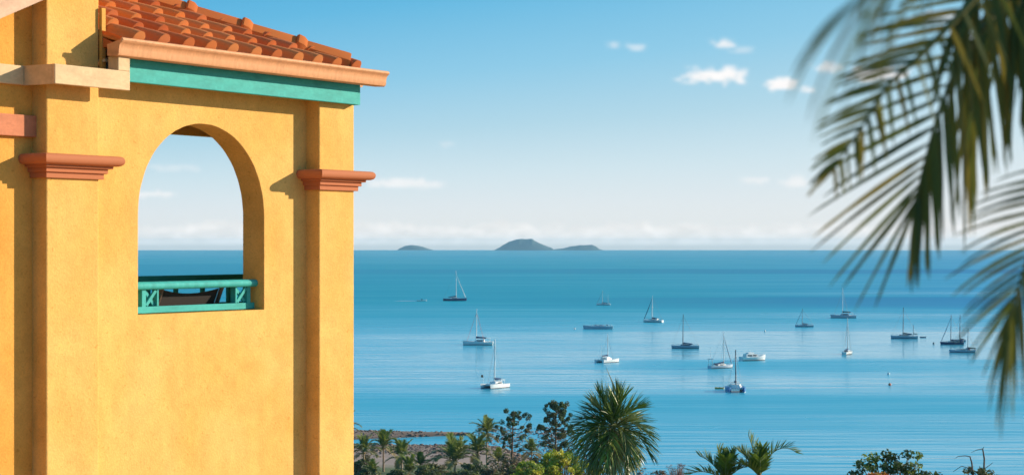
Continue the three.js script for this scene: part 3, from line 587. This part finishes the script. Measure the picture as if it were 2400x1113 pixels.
yacht(2258, 826, 58, 2272, 770, 178, 'grey yacht with a terracotta red stern in front of the navy ketch', { hull: greyHull, boot: navy, mast: darkMast, cover: canvasGreen, genoa: null, cabin: offWhite, extra(b, { L, B, f, y }) { put('life_raft', along(-L * .3, -L * .22, y, 0, .9, .7), red, b); put('stern_panel', box(-L * .5 - .05, -L * .5 + .05, .2, f * 1.6, -B * .32, B * .32), mat(.6, .42, .36), b); } });
{
  const b = boatAt('speed_boat', 'tiny speed boat leaving a short white wake at the far left of the bay', 988, 706, 4 * Math.PI / 180), L = 7;
  put('hull', hullGeo(L, 2.2, .8, { transom: .9 }), white, b); put('console', chamfered(-.4, .5, .8, 1.6, -.5, .5, .1), glassDark, b);
  const w = new MB(); w.tube([V(-L * .5, 0, 0), V(-L * 1, .12, 0), V(-L * 2.2, .05, 0), V(-L * 3, -.2, 0)], [.4, .7, .5, .1], 8); const wk = put('wake', w.geo(), mat(.85, .87, .88, { roughness: .9 }), b); wk.scale.set(1, .6, 1.6);
}
buoy(1347, 772, 'white mooring buoy left of the long grey boat', white); buoy(2190, 806, 'dark mooring buoy between the two masted yacht and the navy ketch', darkMast); buoy(2084, 878, 'white mooring buoy alone below the two masted yacht, the upper of two', white); buoy(2087, 903, 'orange mooring buoy alone low in the right of the bay', orange); buoy(1794, 777, 'white mooring buoy above the motor cruiser', white);

// ---------------------------------------------------------------- plants
function leaflet(mb, base, dir, up, L, W, droop, segs = 5, twist = 0) {
  const pts = [], sd = [], ws = [], p = base.clone(), d = dir.clone().normalize(), st = L / segs, prof = [.45, .95, 1, .82, .52, .06];
  for (let k = 0; k <= segs; k++) {
    pts.push(p.clone()); const s = V().crossVectors(d, up); if (s.lengthSq() < 1e-4) s.set(1, 0, 0); s.normalize(); if (twist) s.applyAxisAngle(d, twist); sd.push(s);
    ws.push(W * prof[Math.round(k / segs * 5)]); p.addScaledVector(d, st); d.y -= droop / segs * (.5 + k / segs); d.normalize();
  }
  mb.ribbon(pts, sd, ws);
}
// a feather leaf along a curve; each(t, side, geometry) lets the near ones keep every leaflet as a mesh of its own
function feather(curve, o, into, each) {
  const n = o.n, upv = o.up ?? V(0, 1, 0);
  for (let i = 0; i < n; i++) {
    const t = lerp(o.t0 ?? .15, .995, i / (n - 1)), P = curve.getPoint(t), T = curve.getTangent(t).normalize();
    let S = V().crossVectors(T, upv); if (S.lengthSq() < .02) S = V().crossVectors(T, o.alt ?? V(0, 0, 1)); S.normalize(); const N = V().crossVectors(S, T).normalize();
    for (const sg of [-1, 1]) {
      if (o.skip && rng() < o.skip) continue;
      const a = lerp(o.a0 ?? .5, o.a1 ?? 1.15, t) + rr(-.08, .08) * (o.wild ?? 1), lift = (o.lift ?? .25) + rr(-.15, .15) * (o.wild ?? 1), L = o.len * (o.shape ? o.shape(t) : Math.sin(Math.PI * (.12 + .80 * t)) ** .6) * rr(.88, 1.1);
      const d = V().addScaledVector(S, sg * Math.cos(a)).addScaledVector(T, Math.sin(a)).addScaledVector(N, lift);
      const mb = each ? new MB() : into;
      if (!each && o.tint) { const k = rr(.75, 1.25); mb.col = o.tint.map((q) => q * k); }
      leaflet(mb, P, d, N, L, o.w * rr(.85, 1.15), (o.droop ?? .6) * rr(.7, 1.3), o.segs ?? 4, rr(-.5, .5) * (o.twist ?? 1));
      if (each) each(t, sg, mb.geo());
    }
  }
}
function archCurve(len, elev, fall, n = 7) {   // from the origin along +x, rising at elev and falling over
  const pts = [V(0, 0, 0)], d = V(Math.cos(elev), Math.sin(elev), 0), p = V(0, 0, 0);
  for (let k = 1; k <= n; k++) { p.addScaledVector(d, len / n); pts.push(p.clone()); d.y -= fall / n * (.5 + k / n); d.normalize(); }
  return new THREE.CatmullRomCurve3(pts);
}
function rachisInto(mb, curve, r0, r1, n = 10) { const pts = [], rs = []; for (let k = 0; k <= n; k++) { pts.push(curve.getPoint(k / n)); rs.push(lerp(r0, r1, k / n)); } mb.tube(pts, rs, 5); }
function frondGeo(o) { const m = new MB(); m.col = o.stem ?? [.20, .20, .05]; const c = archCurve(o.R, o.elev, o.fall); rachisInto(m, c, o.r0 ?? .03, .006); feather(c, o, m); return m.geo(); }
function trunkGeo(h, r0, r1, lean = V(0, 0, 0), rings = 10) {
  const m = new MB(), pts = [], rs = []; for (let k = 0; k <= rings * 2; k++) { const t = k / (rings * 2); pts.push(V(lean.x * t * t, h * t, lean.z * t * t)); rs.push(lerp(r0, r1, t) * (k % 2 ? 1.05 : .96) * (t < .08 ? 1.25 : 1)); } m.tube(pts, rs, 9); return m.geo();
}
const leafV = (tr = .35, o = {}) => new THREE.MeshPhysicalMaterial({ vertexColors: true, roughness: 1, transmission: tr, thickness: 0, side: THREE.DoubleSide, ...o });
const palmLeaf = leafV(.35), trunkMat = mat(.30, .20, .13, { roughness: .95 }), trunkPale = mat(.40, .30, .21, { roughness: .95 });
const groundAt = (p) => landHeight(p.x, -p.z);
// coconut palms on the shore
{
  const variants = [];
  for (let k = 0; k < 9; k++) variants.push(frondGeo({ R: rr(2.1, 2.6), elev: [1.4, 1.2, 1.0, .75, .45, .1, -.4, 1.3, .95][k], fall: [.6, 1.0, 1.3, 1.5, 1.3, 1.0, .6, 1.1, 1.7][k], n: 32, len: .85, w: .10, droop: .8, lift: .15, tint: [[.20, .25, .03], [.15, .21, .03], [.22, .25, .04], [.13, .18, .03], [.22, .23, .04], [.27, .24, .05], [.34, .25, .09], [.25, .29, .04], [.17, .21, .03]][k], r0: .035 }));
  const spots = [   // pixel of the crown's heart, distance, size, what tells it apart
    [852, 1058, 292, .95, 'coconut palm growing hard against the yellow wall at the left end of the shore'], [898, 1048, 300, .92, 'upright coconut palm with its top against the little inlet, second from the wall'], [941, 1072, 290, .95, 'narrow coconut palm with brown skirt in front of the near rocks'], [985, 1090, 285, .7, 'small coconut palm alone on the rocky foreshore'], [1066, 1082, 275, 1.3, 'broad spreading coconut palm in front of the rocky foreshore with a tall thin spear leaf'], [1119, 1062, 288, 1.05, 'windblown coconut palm left of the taller one by the pine'], [1141, 1016, 300, .95, 'tallest coconut palm of the shore, its bare trunk beside the left pine'], [1246, 1060, 308, .8, 'coconut palm standing between the two tall pines'], [1168, 1078, 296, .7, 'low olive coconut palm at the foot of the left pine'], [836, 1003, 260, .9, 'palm hidden by the yellow wall, one frond poking out', 826], [872, 1108, 262, .6, 'short young palm among the shrubs below the leftmost palms'], [958, 1108, 258, .8, 'low palm with drooping fronds under the narrow palm']];
  spots.forEach(([px, py, Z, s, label], i) => {
    if (i === 9) px = 806;
    const p = at(px, py, Z), y0 = groundAt(p), h = p.y - y0, o = thing('coconut_palm', V(p.x, y0, p.z), label, 'palm tree', 'coconut palms along the shore', rr(0, 6.28));
    put('trunk', trunkGeo(h, .17 * s, .10 * s, V(0, 0, 0), 12), i % 2 ? trunkMat : trunkPale, o);
    const n = 18;
    for (let k = 0; k < n; k++) {
      const f = put('frond', variants[(k * 5 + i) % 9], palmLeaf, o); f.position.y = h; f.rotation.y = k * 2.399 + rr(-.2, .2); f.rotation.z = rr(-.12, .12); f.scale.setScalar(s * rr(1.0, 1.35));
    }
    const heart = new MB(); for (let k = 0; k < 5; k++) { const a = k * 1.26; heart.tube([V(Math.cos(a) * .18 * s, h - .15 * s, Math.sin(a) * .18 * s), V(Math.cos(a) * .2 * s, h - .35 * s, Math.sin(a) * .2 * s)], [.11 * s, .09 * s], 6); } put('fruit', heart.geo(), mat(.30, .22, .05), o);
    if (i === 4) { const sp = new MB(); sp.tube([V(0, h, 0), V(.05, h + 2.3, 0)], [.05, .012], 5); put('spear_leaf', sp.geo(), trunkMat, o); }
  });
}
// leaf clumps
function leafCloud(mb, c, r, n, size, tint, flat = 0) {
  for (let k = 0; k < n; k++) {
    const d = V(rr(-1, 1), rr(-1, 1), rr(-1, 1)); if (d.lengthSq() > 1) { k--; continue; }
    const p = c.clone().add(V(d.x * r.x, d.y * r.y, d.z * r.z)), a = V(rr(-1, 1), rr(-.3, 1) + flat, rr(-1, 1)).normalize(), t = V(rr(-1, 1), rr(-1, 1), rr(-1, 1)).cross(a).normalize(), b = V().crossVectors(a, t), s = size * rr(.6, 1.35), q = rr(.7, 1.3);
    mb.col = [tint[0] * q * rr(.9, 1.1), tint[1] * q, tint[2] * q];
    const i = [p.clone().addScaledVector(t, -s), p.clone().addScaledVector(b, s * .42), p.clone().addScaledVector(t, s), p.clone().addScaledVector(b, -s * .42)].map((x) => mb.v(x)); mb.quad(i[0], i[1], i[2], i[3]);
  }
}
// tall tufted pines
function hoopPine(px, topPy, Z, wPx, label, n, lean) {
  const top = at(px, topPy, Z), y0 = groundAt(top), h = top.y - y0, o = thing('hoop_pine', V(top.x, y0, top.z), label, 'pine tree', null), R = wPx / 2 * Z / FPX;
  put('trunk', trunkGeo(h * .97, .26, .06, V(lean, 0, 0), 8), mat(.20, .125, .085, { roughness: .95 }), o);
  const lm = new MB(), cr = new MB();
  for (let k = 0; k < n; k++) {
    const t = (k + rr(-.3, .3)) / n, y = h * lerp(.42, .97, t), a = k * 2.4 + rr(-.4, .4), len = R * lerp(1.0, .35, Math.max(0, (t - .35) / .65)) * (t < .2 ? .75 : 1) * rr(.65, 1.12), x0 = lean * (y / h) ** 2;
    const e = V(x0 + Math.cos(a) * len, y + len * rr(.3, .75), Math.sin(a) * len), mid = V(x0 + Math.cos(a) * len * .55, y + len * .08, Math.sin(a) * len * .55);
    lm.tube([V(x0, y, 0), mid, e], [.075, .05, .02], 5);
    const cl = 1 + Math.floor(rng() * 2.6);
    for (let j = 0; j < cl; j++) { const c = e.clone().add(V(rr(-.35, .35), rr(-.1, .5), rr(-.35, .35)).multiplyScalar(j ? 1.1 : .3)); const r = rr(.24, .44); leafCloud(cr, c, V(r, r * .95, r), 110, .12, rng() < .3 ? [.14, .13, .04] : [.08, .125, .035]); }
    if (rng() < .5) { const r = rr(.22, .36); leafCloud(cr, mid.clone().add(V(0, .2, 0)), V(r, r, r), 60, .14, [.07, .10, .03]); }
  }
  leafCloud(cr, V(lean, h * .985, 0), V(.4, .5, .4), 110, .15, [.09, .095, .03]);
  put('limbs', lm.geo(), mat(.22, .15, .11, { roughness: .95 }), o); put('crown', cr.geo(), leafV(.15), o);
}
hoopPine(1199, 968, 288, 98, 'open branched pine with sparse dark tufts, left of the shaggy palm', 26, .3);
hoopPine(1302, 945, 284, 84, 'dense dark tufted pine partly behind the shaggy palm', 54, .1);
// shrubs and bushes: [px of the middle, py of the top, distance, half width px, leaf size, tint, count, name, label, category]
function bush(name, label, category, px, topPy, Z, halfPx, leaf, tint, clumps, per, o = {}) {
  const s = Z / FPX, top = at(px, topPy, Z), y0 = groundAt(top), h = Math.max(1.2, top.y - y0), R = halfPx * s, b = thing(name, V(top.x, y0, top.z), label, category, o.group);
  const st = new MB(), cr = new MB(), depth = Math.min(R, h * .6);
  const low = o.low ?? Math.max(.1, 1 - 2.0 * R / h);
  st.tube([V(0, 0, 0), V(.05, h * low, 0), V(0, h * .7, .05)], [Math.max(.05, h * .018), Math.max(.04, h * .013), .03], 7);
  for (let k = 0; k < clumps; k++) {
    const a = rr(0, 6.28), q = Math.sqrt(rng()), v = Math.pow(rng(), .8), wide = Math.sqrt(1 - Math.pow(Math.abs(v * 1.25 - .45), 1.8)) || .3, c = V(Math.cos(a) * q * R * wide, h * lerp(low, .95, v), Math.sin(a) * q * depth * wide), r = (o.clump ?? .18) * R * rr(.6, 1.3);
    st.tube([V(0, h * lerp(low * .7, .6, v * .8), 0), c.clone().multiplyScalar(.6).setY(lerp(h * low, c.y, .55)), c], [.035 * h / 6, .02 * h / 6, .008], 4);
    leafCloud(cr, c, V(r, r * .75, r), per, leaf, tint[Math.floor(rng() * tint.length)], .4);
  }
  put('stem', st.geo(), o.bark ?? trunkMat, b); if (per) put('crown', cr.geo(), leafV(o.tr ?? .3), b);
  return b;
}
const limes = [[.42, .44, .03], [.32, .38, .025], [.52, .48, .05], [.20, .27, .03]];
bush('lime_bush', 'bright lime green bush below the dense pine, left of the shaggy palm', 'bush', 1312, 1048, 150, 62, .17, limes, 120, 40, { clump: .17 });
bush('lime_bush', 'lower lime green bush in front of the left pine trunk', 'bush', 1240, 1072, 140, 44, .16, limes, 64, 36, { clump: .22 });
bush('lime_bush', 'yellowish bush just behind the hanging fronds of the shaggy palm', 'bush', 1378, 1070, 152, 40, .15, limes, 40, 36, { clump: .22 });
const darks = [[.05, .085, .025], [.08, .11, .03], [.14, .165, .03]];
[[1000, 1092, 255, 30, 'dark green shrub below the small lone coconut palm'], [1082, 1104, 250, 46, 'wide dark shrub under the broad spreading palm'], [866, 1098, 255, 24, 'dark shrub at the foot of the wall beside the leftmost palm trunk'], [925, 1102, 250, 28, 'mixed green shrub between the second palm and the narrow palm'], [1150, 1098, 262, 26, 'olive shrub at the foot of the tallest coconut palm'], [1206, 1094, 270, 24, 'brownish shrub behind the left pine trunk'], [1020, 1088, 262, 34, 'brown and green shrub between the narrow palm and the broad palm'], [1110, 1086, 268, 34, 'tangled olive shrub behind the windblown palm trunk'], [1180, 1072, 280, 40, 'brown dry shrub on the shore behind the left pine'], [1262, 1068, 284, 34, 'dry twiggy shrub between the two pines'], [845, 1076, 280, 22, 'green shrub touching the wall behind the leftmost palm']].forEach(([x, y, Z, w, l], i) => bush('shrub', l, 'shrub', x, y, Z, w, .22, i === 4 || i === 5 || i === 6 || i > 7 ? [[.20, .14, .07], [.13, .12, .04], [.10, .12, .03]] : darks, 30, 46, { clump: .3, low: .05 }));
bush('bare_bush', 'bare pinkish grey twiggy bush right of the shaggy palm', 'bush', 1588, 1074, 180, 34, .05, [[.30, .20, .18], [.26, .18, .16]], 90, 16, { clump: .14, bark: mat(.30, .19, .16), tr: .1 });
bush('bare_bush', 'greyish twiggy bush half behind the right side of the shaggy palm', 'bush', 1545, 1092, 175, 26, .09, [[.25, .17, .12], [.16, .16, .06]], 50, 18, { clump: .16, bark: mat(.28, .2, .16), tr: .1 });
bush('leafy_tree', 'rounded leafy green tree at the bottom right with dark and yellow green leaves', 'tree', 2088, 1024, 88, 112, .115, [[.05, .09, .02], [.08, .125, .025], [.045, .075, .02], [.22, .27, .03]], 150, 30, { clump: .13 });
bush('leafy_tree', 'small leafy tree top right of the rounded green tree', 'tree', 2176, 1074, 92, 42, .10, [[.05, .085, .02], [.09, .13, .025]], 36, 24, { clump: .24 });
bush('flowering_bush', 'orange flowering bush in front of the rounded green tree', 'bush', 2058, 1072, 80, 32, .09, [[.62, .24, .03], [.55, .18, .05], [.50, .30, .04]], 40, 26, { clump: .2 });
{
  const b = bush('bare_tree', 'thin tree with two bare bent branches and a few leaf tufts at the bottom right', 'tree', 2296, 1056, 88, 44, .10, [[.09, .105, .03], [.05, .075, .022], [.16, .15, .04]], 26, 24, { clump: .2 });
  const s = 88 / FPX, g = new MB(), q = (px, py) => { const p = at(px, py, 88); return V(p.x - b.position.x, p.y - b.position.y, rr(-.05, .05)); };
  g.tube([q(2306, 1150), q(2308, 1105), q(2309, 1075), q(2305, 1052), q(2308, 1047)], [.05, .045, .04, .03, .012], 6); g.tube([q(2305, 1052), q(2292, 1054), q(2278, 1060)], [.02, .015, .008], 5); g.tube([q(2283, 1130), q(2280, 1085), q(2275, 1070), q(2264, 1068), q(2248, 1070), q(2238, 1075)], [.045, .038, .03, .02, .014, .006], 6); g.tube([q(2308, 1100), q(2322, 1090), q(2330, 1084)], [.02, .014, .008], 5); g.tube([q(2281, 1100), q(2255, 1092), q(2236, 1106)], [.022, .016, .01], 5);
  put('branches', g.geo(), mat(.20, .13, .10, { roughness: .95 }), b);
}
// the shaggy palm in the middle
{
  const Z = 85, c = at(1436, 1000, Z), y0 = groundAt(c), h = c.y - y0, o = thing('shaggy_palm', V(c.x, y0, c.z), 'large shaggy palm with drooping dark green fronds in the lower middle', 'palm tree');
  put('trunk', trunkGeo(h, .2, .15, V(0, 0, 0), 20), mat(.14, .095, .06, { roughness: .95 }), o);
  const dk = [[.075, .125, .018], [.11, .165, .024], [.20, .26, .035], [.14, .16, .045], [.32, .33, .12], [.155, .22, .03]], gl = new THREE.MeshPhysicalMaterial({ vertexColors: true, roughness: .42, side: THREE.DoubleSide });
  const N = 36;
  for (let k = 0; k < N; k++) {
    const lv = k / N, elev = lerp(1.4, -1.15, Math.pow(lv, .85)), a = k * 2.399 + .5;
    const g = frondGeo({ R: lerp(1.5, 2.35, lv) * rr(.78, 1.12), elev, fall: lerp(.7, 2.4, Math.min(1, lv * 1.5)), n: 28, len: 1.15, w: .046, droop: lerp(.1, 1.5, lv), lift: .35, a0: .75, a1: 1.35, wild: 2.6, twist: 3, segs: 5, shape: (t) => .6 + .4 * Math.sin(Math.PI * t), tint: dk[k % 6], r0: .028, stem: [.22, .20, .07] });
    const f = put('frond', g, gl, o); f.position.y = h; f.rotation.y = a;
  }
  const dead = []; for (let k = 0; k < 13; k++) { const g = frondGeo({ R: rr(1.4, 2.2), elev: rr(-1.25, -.7), fall: 1.5, n: 22, len: .5, w: .035, droop: 1.2, wild: 2.5, segs: 4, tint: [.28, .20, .10], stem: [.3, .2, .1] }); const f = put('dead_frond', g, leafV(.1), o); f.position.y = h - .15; f.rotation.y = k * 2.399; }
  const sp = new MB(), q = (px, py) => { const p = at(px, py, Z); return V(p.x - o.position.x, p.y - o.position.y, 0); }; sp.tube([q(1455, 985), q(1450, 940), q(1440, 905), q(1421, 862)], [.06, .045, .03, .008], 6); put('spear_leaf', sp.geo(), mat(.42, .33, .16), o);
}
// two bright green cane palms at the bottom
function canePalm(label, px, py, Z, dirs) {
  const c = at(px, py, Z), y0 = groundAt(c), h = c.y - y0, o = thing('cane_palm', V(c.x, y0, c.z), label, 'palm tree', 'cane palms below the balcony');
  put('trunk', trunkGeo(h, .07, .05, V(0, 0, 0), 18), mat(.20, .20, .06), o);
  dirs.forEach(([a, elev, R, fall], k) => { const g = frondGeo({ R, elev, fall, n: 22, len: .40, w: .042, droop: .35, lift: .45, a0: .45, a1: 1.1, wild: 1.3, segs: 4, tint: [[.11, .17, .018], [.15, .21, .02], [.09, .14, .02], [.20, .22, .03]][k % 4], r0: .018, stem: [.22, .24, .05] }); const f = put('frond', g, leafV(.35), o); f.position.y = h; f.rotation.y = a; });
}
canePalm('bright green cane palm fanning out at the bottom, left of the arching one', 1702, 1128, 45, [[3.0, 1.0, .85, .9], [2.6, 1.35, .75, .5], [.3, 1.3, .7, .6], [3.4, .6, .95, 1.1], [1.2, 1.2, .7, .8], [4.6, 1.1, .7, .8], [.0, .9, .6, 1.0]]);
canePalm('cane palm with one tall frond arching over to the right at the bottom', 1782, 1118, 45, [[.05, 1.25, 1.25, 2.6], [2.9, 1.35, 1.0, .5], [2.5, 1.0, .8, .8], [3.6, .8, .8, 1.1], [1.2, 1.3, .7, .9], [4.6, 1.0, .7, 1.0]]);

// ---------------------------------------------------------------- the near palm at the right: its fronds hang into the picture, out of focus
{
  const crown = V(1.62, EYE + .62, -3.5), gy = landHeight(crown.x, 3.5), o = thing('near_palm', V(crown.x, gy, crown.z), 'blurred near palm at the right, dark fronds hanging across sky and sea', 'palm tree');
  const rel = (v) => v.clone().sub(o.position);
  put('trunk', trunkGeo(crown.y - gy, .09, .06, V(0, 0, 0), 16), trunkMat, o);
  const mats = [leafMat(.115, .125, .016, .45), leafMat(.14, .135, .018, .46), leafMat(.09, .11, .02, .4), leafMat(.18, .145, .024, .48), leafMat(.075, .095, .034, .34)], stem = mat(.16, .14, .04, { roughness: .6 });
  // a frond whose leaflets hang left and right of its stem; angles are degrees below the horizontal, towards the left and towards the right
  const stops = (a, u) => { const x = clamp(u) * (a.length - 1), i = Math.min(a.length - 2, Math.floor(x)); return lerp(a[i], a[i + 1], x - i); };
  function near(pts, { n, t0, left, right, lenL, lenR, wL, wR, droop = .5, wild = 1, r0 = .009 }) {
    const c = new THREE.CatmullRomCurve3([rel(crown), ...pts.map((a) => rel(at(...a)))]), m = new MB(); rachisInto(m, c, r0, r0 * .15, 28);
    const f = put('frond', m.geo(), stem, o);
    for (let i = 0; i < n; i++) for (const sg of [-1, 1]) {
      const u = (i + rr(-.2, .2) * wild) / (n - 1), t = lerp(t0, .998, clamp(u)), ang = (stops(sg < 0 ? left : right, u) + rr(-4, 4) * wild) * Math.PI / 180, L = stops(sg < 0 ? lenL : lenR, u) * rr(.9, 1.08);
      if (L < .01) continue;
      const d = V(sg * Math.cos(ang), -Math.sin(ang), rr(-.25, .25)).normalize(), nrm = V(rr(-.35, .35), rr(0, .5), 1).normalize(), mb = new MB();
      leaflet(mb, c.getPoint(t), d, nrm, L, (sg < 0 ? wL : wR) * rr(.8, 1.2), droop * rr(.6, 1.3), 7, rr(-.5, .5));
      put('leaflet', mb.geo(), mats[Math.floor(rng() * 5)], f);
    }
  }
  // the big drooping frond: leaflets fan out to the left and hang at the right
  near([[2600, -300, 3.4], [2420, -70, 3.3], [2325, 40, 3.25], [2250, 150, 3.22], [2205, 260, 3.2], [2176, 360, 3.2], [2158, 430, 3.2], [2150, 475, 3.2]], { n: 18, t0: .30, left: [8, 12, 18, 26, 33, 46, 66], right: [70, 82, 86, 88, 90, 93, 96], lenL: [.22, .22, .215, .225, .25, .235, .19], lenR: [.22, .23, .23, .21, .19, .17, .15], wL: .0088, wR: .0118, droop: .18, wild: .8 });
  near([[2640, -320, 3.1], [2440, -170, 2.95], [2300, -20, 2.9], [2172, 117, 2.9], [2081, 204, 2.9], [2021, 298, 2.9], [1957, 392, 2.9]], { n: 19, t0: .36, left: [-5, 8, 12, 14, 18, 24, 40], right: [60, 66, 72, 78, 80, 86, 88], lenL: [.13, .15, .14, .12, .09, .07, .06], lenR: [.13, .12, .11, .10, .09, .07, .05], wL: .0085, wR: .0075, droop: .3 });
  // fronds hanging straight down at the top right
  near([[2660, -330, 3.7], [2520, -210, 3.6], [2420, -110, 3.55], [2340, -20, 3.5], [2290, 80, 3.5], [2262, 190, 3.5]], { n: 19, t0: .34, left: [40, 60, 74, 80, 84, 90], right: [60, 70, 78, 82, 86, 92], lenL: [.26, .28, .28, .28, .30, .30], lenR: [.28, .29, .29, .28, .30, .27], wL: .0108, wR: .0115, droop: .7 });
  near([[2680, -260, 3.3], [2560, -170, 3.25], [2480, -110, 3.2], [2420, -40, 3.2], [2375, 50, 3.2]], { n: 17, t0: .34, left: [50, 70, 80, 86, 90], right: [60, 72, 80, 86, 92], lenL: [.24, .25, .25, .25, .25], lenR: [.25, .25, .25, .25, .24], wL: .0108, wR: .0115, droop: .7 });
  near([[2680, -420, 3.4], [2540, -300, 3.3], [2440, -200, 3.25], [2350, -110, 3.2], [2290, -40, 3.2], [2250, 40, 3.2]], { n: 17, t0: .34, left: [30, 45, 55, 62, 70, 80], right: [50, 62, 70, 78, 84, 90], lenL: [.2, .22, .22, .20, .19, .18], lenR: [.22, .23, .23, .22, .2, .19], wL: .0105, wR: .0115, droop: .5 });
  // the frond at the right edge
  near([[2700, 220, 3.3], [2600, 310, 3.2], [2520, 400, 3.1], [2462, 480, 3.1], [2424, 570, 3.1], [2398, 650, 3.1], [2376, 720, 3.1], [2364, 765, 3.1]], { n: 22, t0: .36, left: [4, 8, 14, 22, 32, 46, 70, 88], right: [40, 50, 60, 70, 78, 86, 90, 95], lenL: [.15, .155, .155, .15, .135, .125, .14, .17], lenR: [.1, .12, .14, .15, .16, .17, .17, .16], wL: .0072, wR: .0072, droop: .42, wild: .6 });
  // the closest frond, only a blur
  near([[2560, -520, 2.2], [2330, -260, 1.7], [2200, -140, 1.5], [2100, -70, 1.45], [2030, -10, 1.42]], { n: 7, t0: .5, left: [54, 52, 50, 44, 32], right: [75, 80, 85, 88, 90], lenL: [.155, .155, .145, .13, .09], lenR: [0, .09, .10, .09, .07], wL: .0042, wR: .0030, droop: 1.2, r0: .002 });
}

renderer.render(scene, camera);
